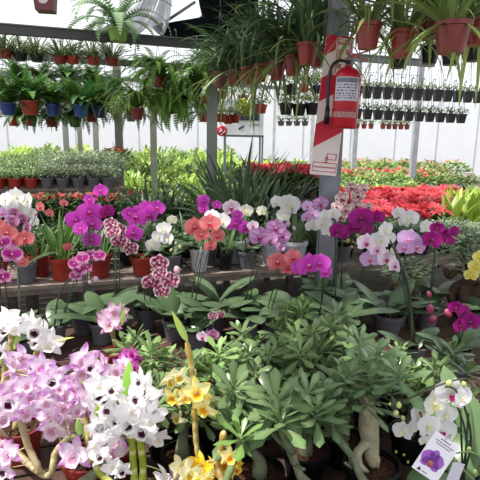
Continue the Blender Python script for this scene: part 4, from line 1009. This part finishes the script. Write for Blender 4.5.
for k, (px, py, Y, r, h, c, lab) in enumerate(((368, 36, 2.62, .066, .125, S(150, 62, 58), 'light red pot just right of the pillar top'), (403, 44, 2.6, .068, .13, S(150, 56, 48), 'weathered red pot second from the pillar'), (429, 26, 2.75, .07, .13, S(120, 42, 40), 'dark red pot between two lighter ones at top right'), (452, 38, 2.25, .078, .13, S(128, 52, 46), 'widest red pot at top right'), (478, 32, 2.4, .062, .12, S(150, 50, 42), 'red pot cut by the right edge'))):
    t = hang('hanging_orchid', lab + ' with strap leaves', 'hanging plant', px, py, Y, r, h, c, strap_mesh(('dr', k), 40, .42, .020, S(88, 118, 66), (.5, 1.5), (.5, 3.1), .03, ns=9, c1=S(170, 186, 90)), H=.65)
    part('hanging_leaves', dangle(4 + k % 3, 8, .42), t, (0, 0, h * .95))
for k, (px, py, Y) in enumerate(((451, 56, 3.2), (474, 52, 3.1), (430, 55, 3.4), (398, 60, 3.5))):
    hang('hanging_orchid', ('black pot behind the widest red pot', 'black pot behind the pot at the right edge', 'black pot behind the dark red pot', 'black pot behind the weathered red pot')[k] + ' at the upper right', 'hanging plant', px, py, Y, .062, .11, BLACK, strap_mesh(('bk', k % 2), 20, .3, .016, S(80, 110, 60), (.4, 1.4), (.6, 3.), .03, ns=8, c1=S(190, 200, 100)), H=.6)
# long aerial strap leaves are on the pots above; the rail they hang from is out of frame
bar(at(215, -30, 4.4), at(330, -45, 3.1), .018, S(90, 90, 94), 'trim_2'); bar(at(345, -60, 2.7), at(500, -90, 2.2), .018, S(90, 90, 94), 'trim_3')

# rows of little black pots on the right rail with wire grid
seedl = lambda i: bush_mesh(('seed', i), 46, .065, .09, .04, .018, S(86, 110, 74), S(190, 204, 160))
for row, (py0, x0, x1, nn) in enumerate(((92, 357, 488, 14), (114, 357, 461, 11))):
    for k in range(nn):
        px = x0 + (x1 - x0) * k / (nn - 1); Y = 4.95 + (px - 357) * .0035
        hang('hanging_pot_plant', 'small black square pot of seedlings in the %s row right of the extinguisher' % ('upper' if row == 0 else 'lower'), 'hanging plant', px, py0 + (px - 357) * .045, Y, .047, .115 if row == 0 else .095, S(22, 24, 28), seedl(k % 4), ('upper', 'lower')[row] + ' row of black seedling pots', H=.42 if row == 0 else .36, square=True)
for k, px in enumerate((357, 364, 371, 383, 389, 395, 401, 407)):
    hang('hanging_pot_plant', 'tiny terracotta pot of greens hanging below the black seedling pots', 'hanging plant', px, 126 + (px - 357) * .02, 7.0, .04, .07, S(140, 66, 54), seedl(k % 4), 'tiny terracotta pots below the black rows', H=.5)
for k, (px, py, c, r) in enumerate(((286, 109, BLACK, .085), (299, 110, BLACK, .085), (312, 109, BLACK, .085), (291, 90, BLACK, .07), (304, 88, S(170, 74, 40), .06), (316, 90, BLACK, .06), (323, 88, S(160, 60, 44), .05))):
    hang('hanging_pot_plant', ('left of three black bowls', 'middle of three black bowls', 'right of three black bowls', 'black pot above the left bowl', 'orange pot above the middle bowl', 'black pot above the right bowl', 'orange pot touching the striped board')[k] + ' of greens left of the extinguisher', 'hanging plant', px, py, 5.6, r * .95, r * 1.5, c, bush_mesh(('bowl', k % 2), 90, .12, .14, .06, .026, S(84, 116, 66), S(190, 206, 140)), H=.5)
for k, px in enumerate((281, 289, 297, 305)):
    hang('hanging_pot_plant', 'small grey pot in the row under the three black bowls', 'hanging plant', px, 123.5, 7.6, .055, .07, GREY_POT, seedl(k), 'small grey pots under the three bowls', H=.5, s=1.2)
for k, (px, py, c, Y) in enumerate(((204, 118, RED_POT, 7), (222, 95, RED_POT, 7.2), (221, 118, RED_POT2, 6.8), (228, 120, RED_POT, 7), (235, 119, RED_POT2, 7), (241, 111, RED_POT2, 7.3), (261, 109, RED_POT, 6.4), (243, 99, RED_POT2, 7.6), (205, 100, RED_POT2, 7.6))):
    hang('hanging_pot_plant', ('red pot of greens just left of the slim pillar', 'red pot high beside the slim pillar', 'dark red pot low beside the slim pillar', 'bright red pot in front of the white cabinet', 'dark red pot in front of the white cabinet glass', 'dark red pot touching the yellow-green plant', 'round red pot right of the cabinet glass', 'dark red pot above the white cabinet', 'dark red pot left of the slim pillar, higher')[k], 'hanging plant', px, py, Y, .08, .11, c, bush_mesh(('bowl', k % 2), 90, .12, .14, .06, .026, S(84, 116, 66), S(190, 206, 140)), H=.6)
hang('hanging_pot_plant', 'yellow-green leafy plant hanging in front of the white cabinet', 'hanging plant', 246, 113, 6.6, .06, .08, S(120, 140, 60), bush_mesh('yel', 120, .11, .24, .08, .035, S(170, 190, 50), S(226, 232, 90)), H=.6, fz=0)
# wire grid behind the black pots
t = thing('wire_grid', 'thin wire grid hanging from the right rail behind the black pots', 'wire grid', uv(2.1, 4.62, 2.10), None, RA)
mb = MB()
for k in range(30): tube(mb, [(k * .05, 0, 0), (k * .05, 0, .36)], .0022, S(120, 124, 150), 4)
for z in (0, .12, .24, .35): tube(mb, [(0, 0, z), (1.46, 0, z)], .0025, S(110, 112, 130), 4)
part('grid', mb.mesh('grid', M_METAL), t)

# ================================================================== FAR WHITE CABINET, SIGN
c0 = at(244, 135, 8.4); t = thing('white_cabinet', 'white cabinet with a dark glass pane on a thin metal stand', 'cabinet', (c0.x, c0.y, 0), None, R(4))
zb = c0.z; mb = MB(); box(mb, (0, .2, zb + .28), (.66, .45, .56), S(216, 220, 230)); box(mb, (0, .2, zb + .57), (.70, .48, .03), S(230, 232, 240)); part('body', mb.mesh('body', M_METAL, False), t)
mb = MB(); box(mb, (.06, -.03, zb + .38), (.40, .012, .28), S(44, 48, 66)); part('glass_pane', mb.mesh('glass_pane', M_PAINT, False), t)
mb = MB(); box(mb, (-.05, -.028, zb + .12), (.10, .006, .03), S(60, 60, 70), Euler((0, R(-30), 0)).to_matrix()); box(mb, (.2, -.028, zb + .17), (.12, .006, .02), S(120, 124, 140)); part('sticker', mb.mesh('sticker', M_PAPER, False), t)
for x in (-.32, .32):
    for y in (0, .4): mb = MB(); box(mb, (0, 0, zb / 2), (.03, .03, zb), S(120, 122, 130)); part('leg', mb.mesh('leg', M_METAL, False), t, (x, y, 0))
mb = MB(); box(mb, (0, .2, zb - .015), (.68, .44, .03), S(110, 112, 120)); part('stand_frame', mb.mesh('stand_frame', M_METAL, False), t)
c0 = at(222, 131, 7.8); t = thing('round_sign', 'round red sign with white marks beside the slim middle pillar', 'sign', c0)
mb = MB(); lathe(mb, [(.0, 0), (.085, 0), (.085, .008), (0, .008)], S(206, 30, 66), 20); part('disc', mb.mesh('disc', M_PAPER), t, (0, 0, 0), (R(90), 0, 0))
mb = MB(); quad(mb, [(-.05, -.03), (-.02, .05), (.01, .0)], S(240, 225, 230), -.012); quad(mb, [(.0, -.05), (.05, .03), (.06, -.01)], S(240, 225, 230), -.012); quad(mb, [(-.03, -.06), (.01, -.03), (.0, -.065)], S(240, 225, 230), -.012); part('marking', mb.mesh('marking', M_PAPER, False), t)
mb = MB(); tube(mb, [(0, 0, .08), (0, 0, .9)], .003, S(90, 90, 90), 5); part('hanging_wire', mb.mesh('hanging_wire', M_METAL), t)

# ================================================================== LIGHT
w = bpy.data.worlds.new('world'); scn.world = w; w.use_nodes = True
bg = w.node_tree.nodes['Background']; bg.inputs[0].default_value = (.93, .96, 1, 1); bg.inputs[1].default_value = 1.25
sd = bpy.data.lights.new('sun', 'SUN'); sd.energy = 6.2; sd.angle = R(1.5); sd.color = (1, .96, .88)
so = bpy.data.objects.new('sun', sd); col.objects.link(so)
so.rotation_euler = V((-.45, -.12, .88)).to_track_quat('Z', 'Y').to_euler()
scn.view_settings.view_transform = 'Standard'; scn.view_settings.look = 'None'; scn.view_settings.exposure = 0; scn.view_settings.gamma = 1
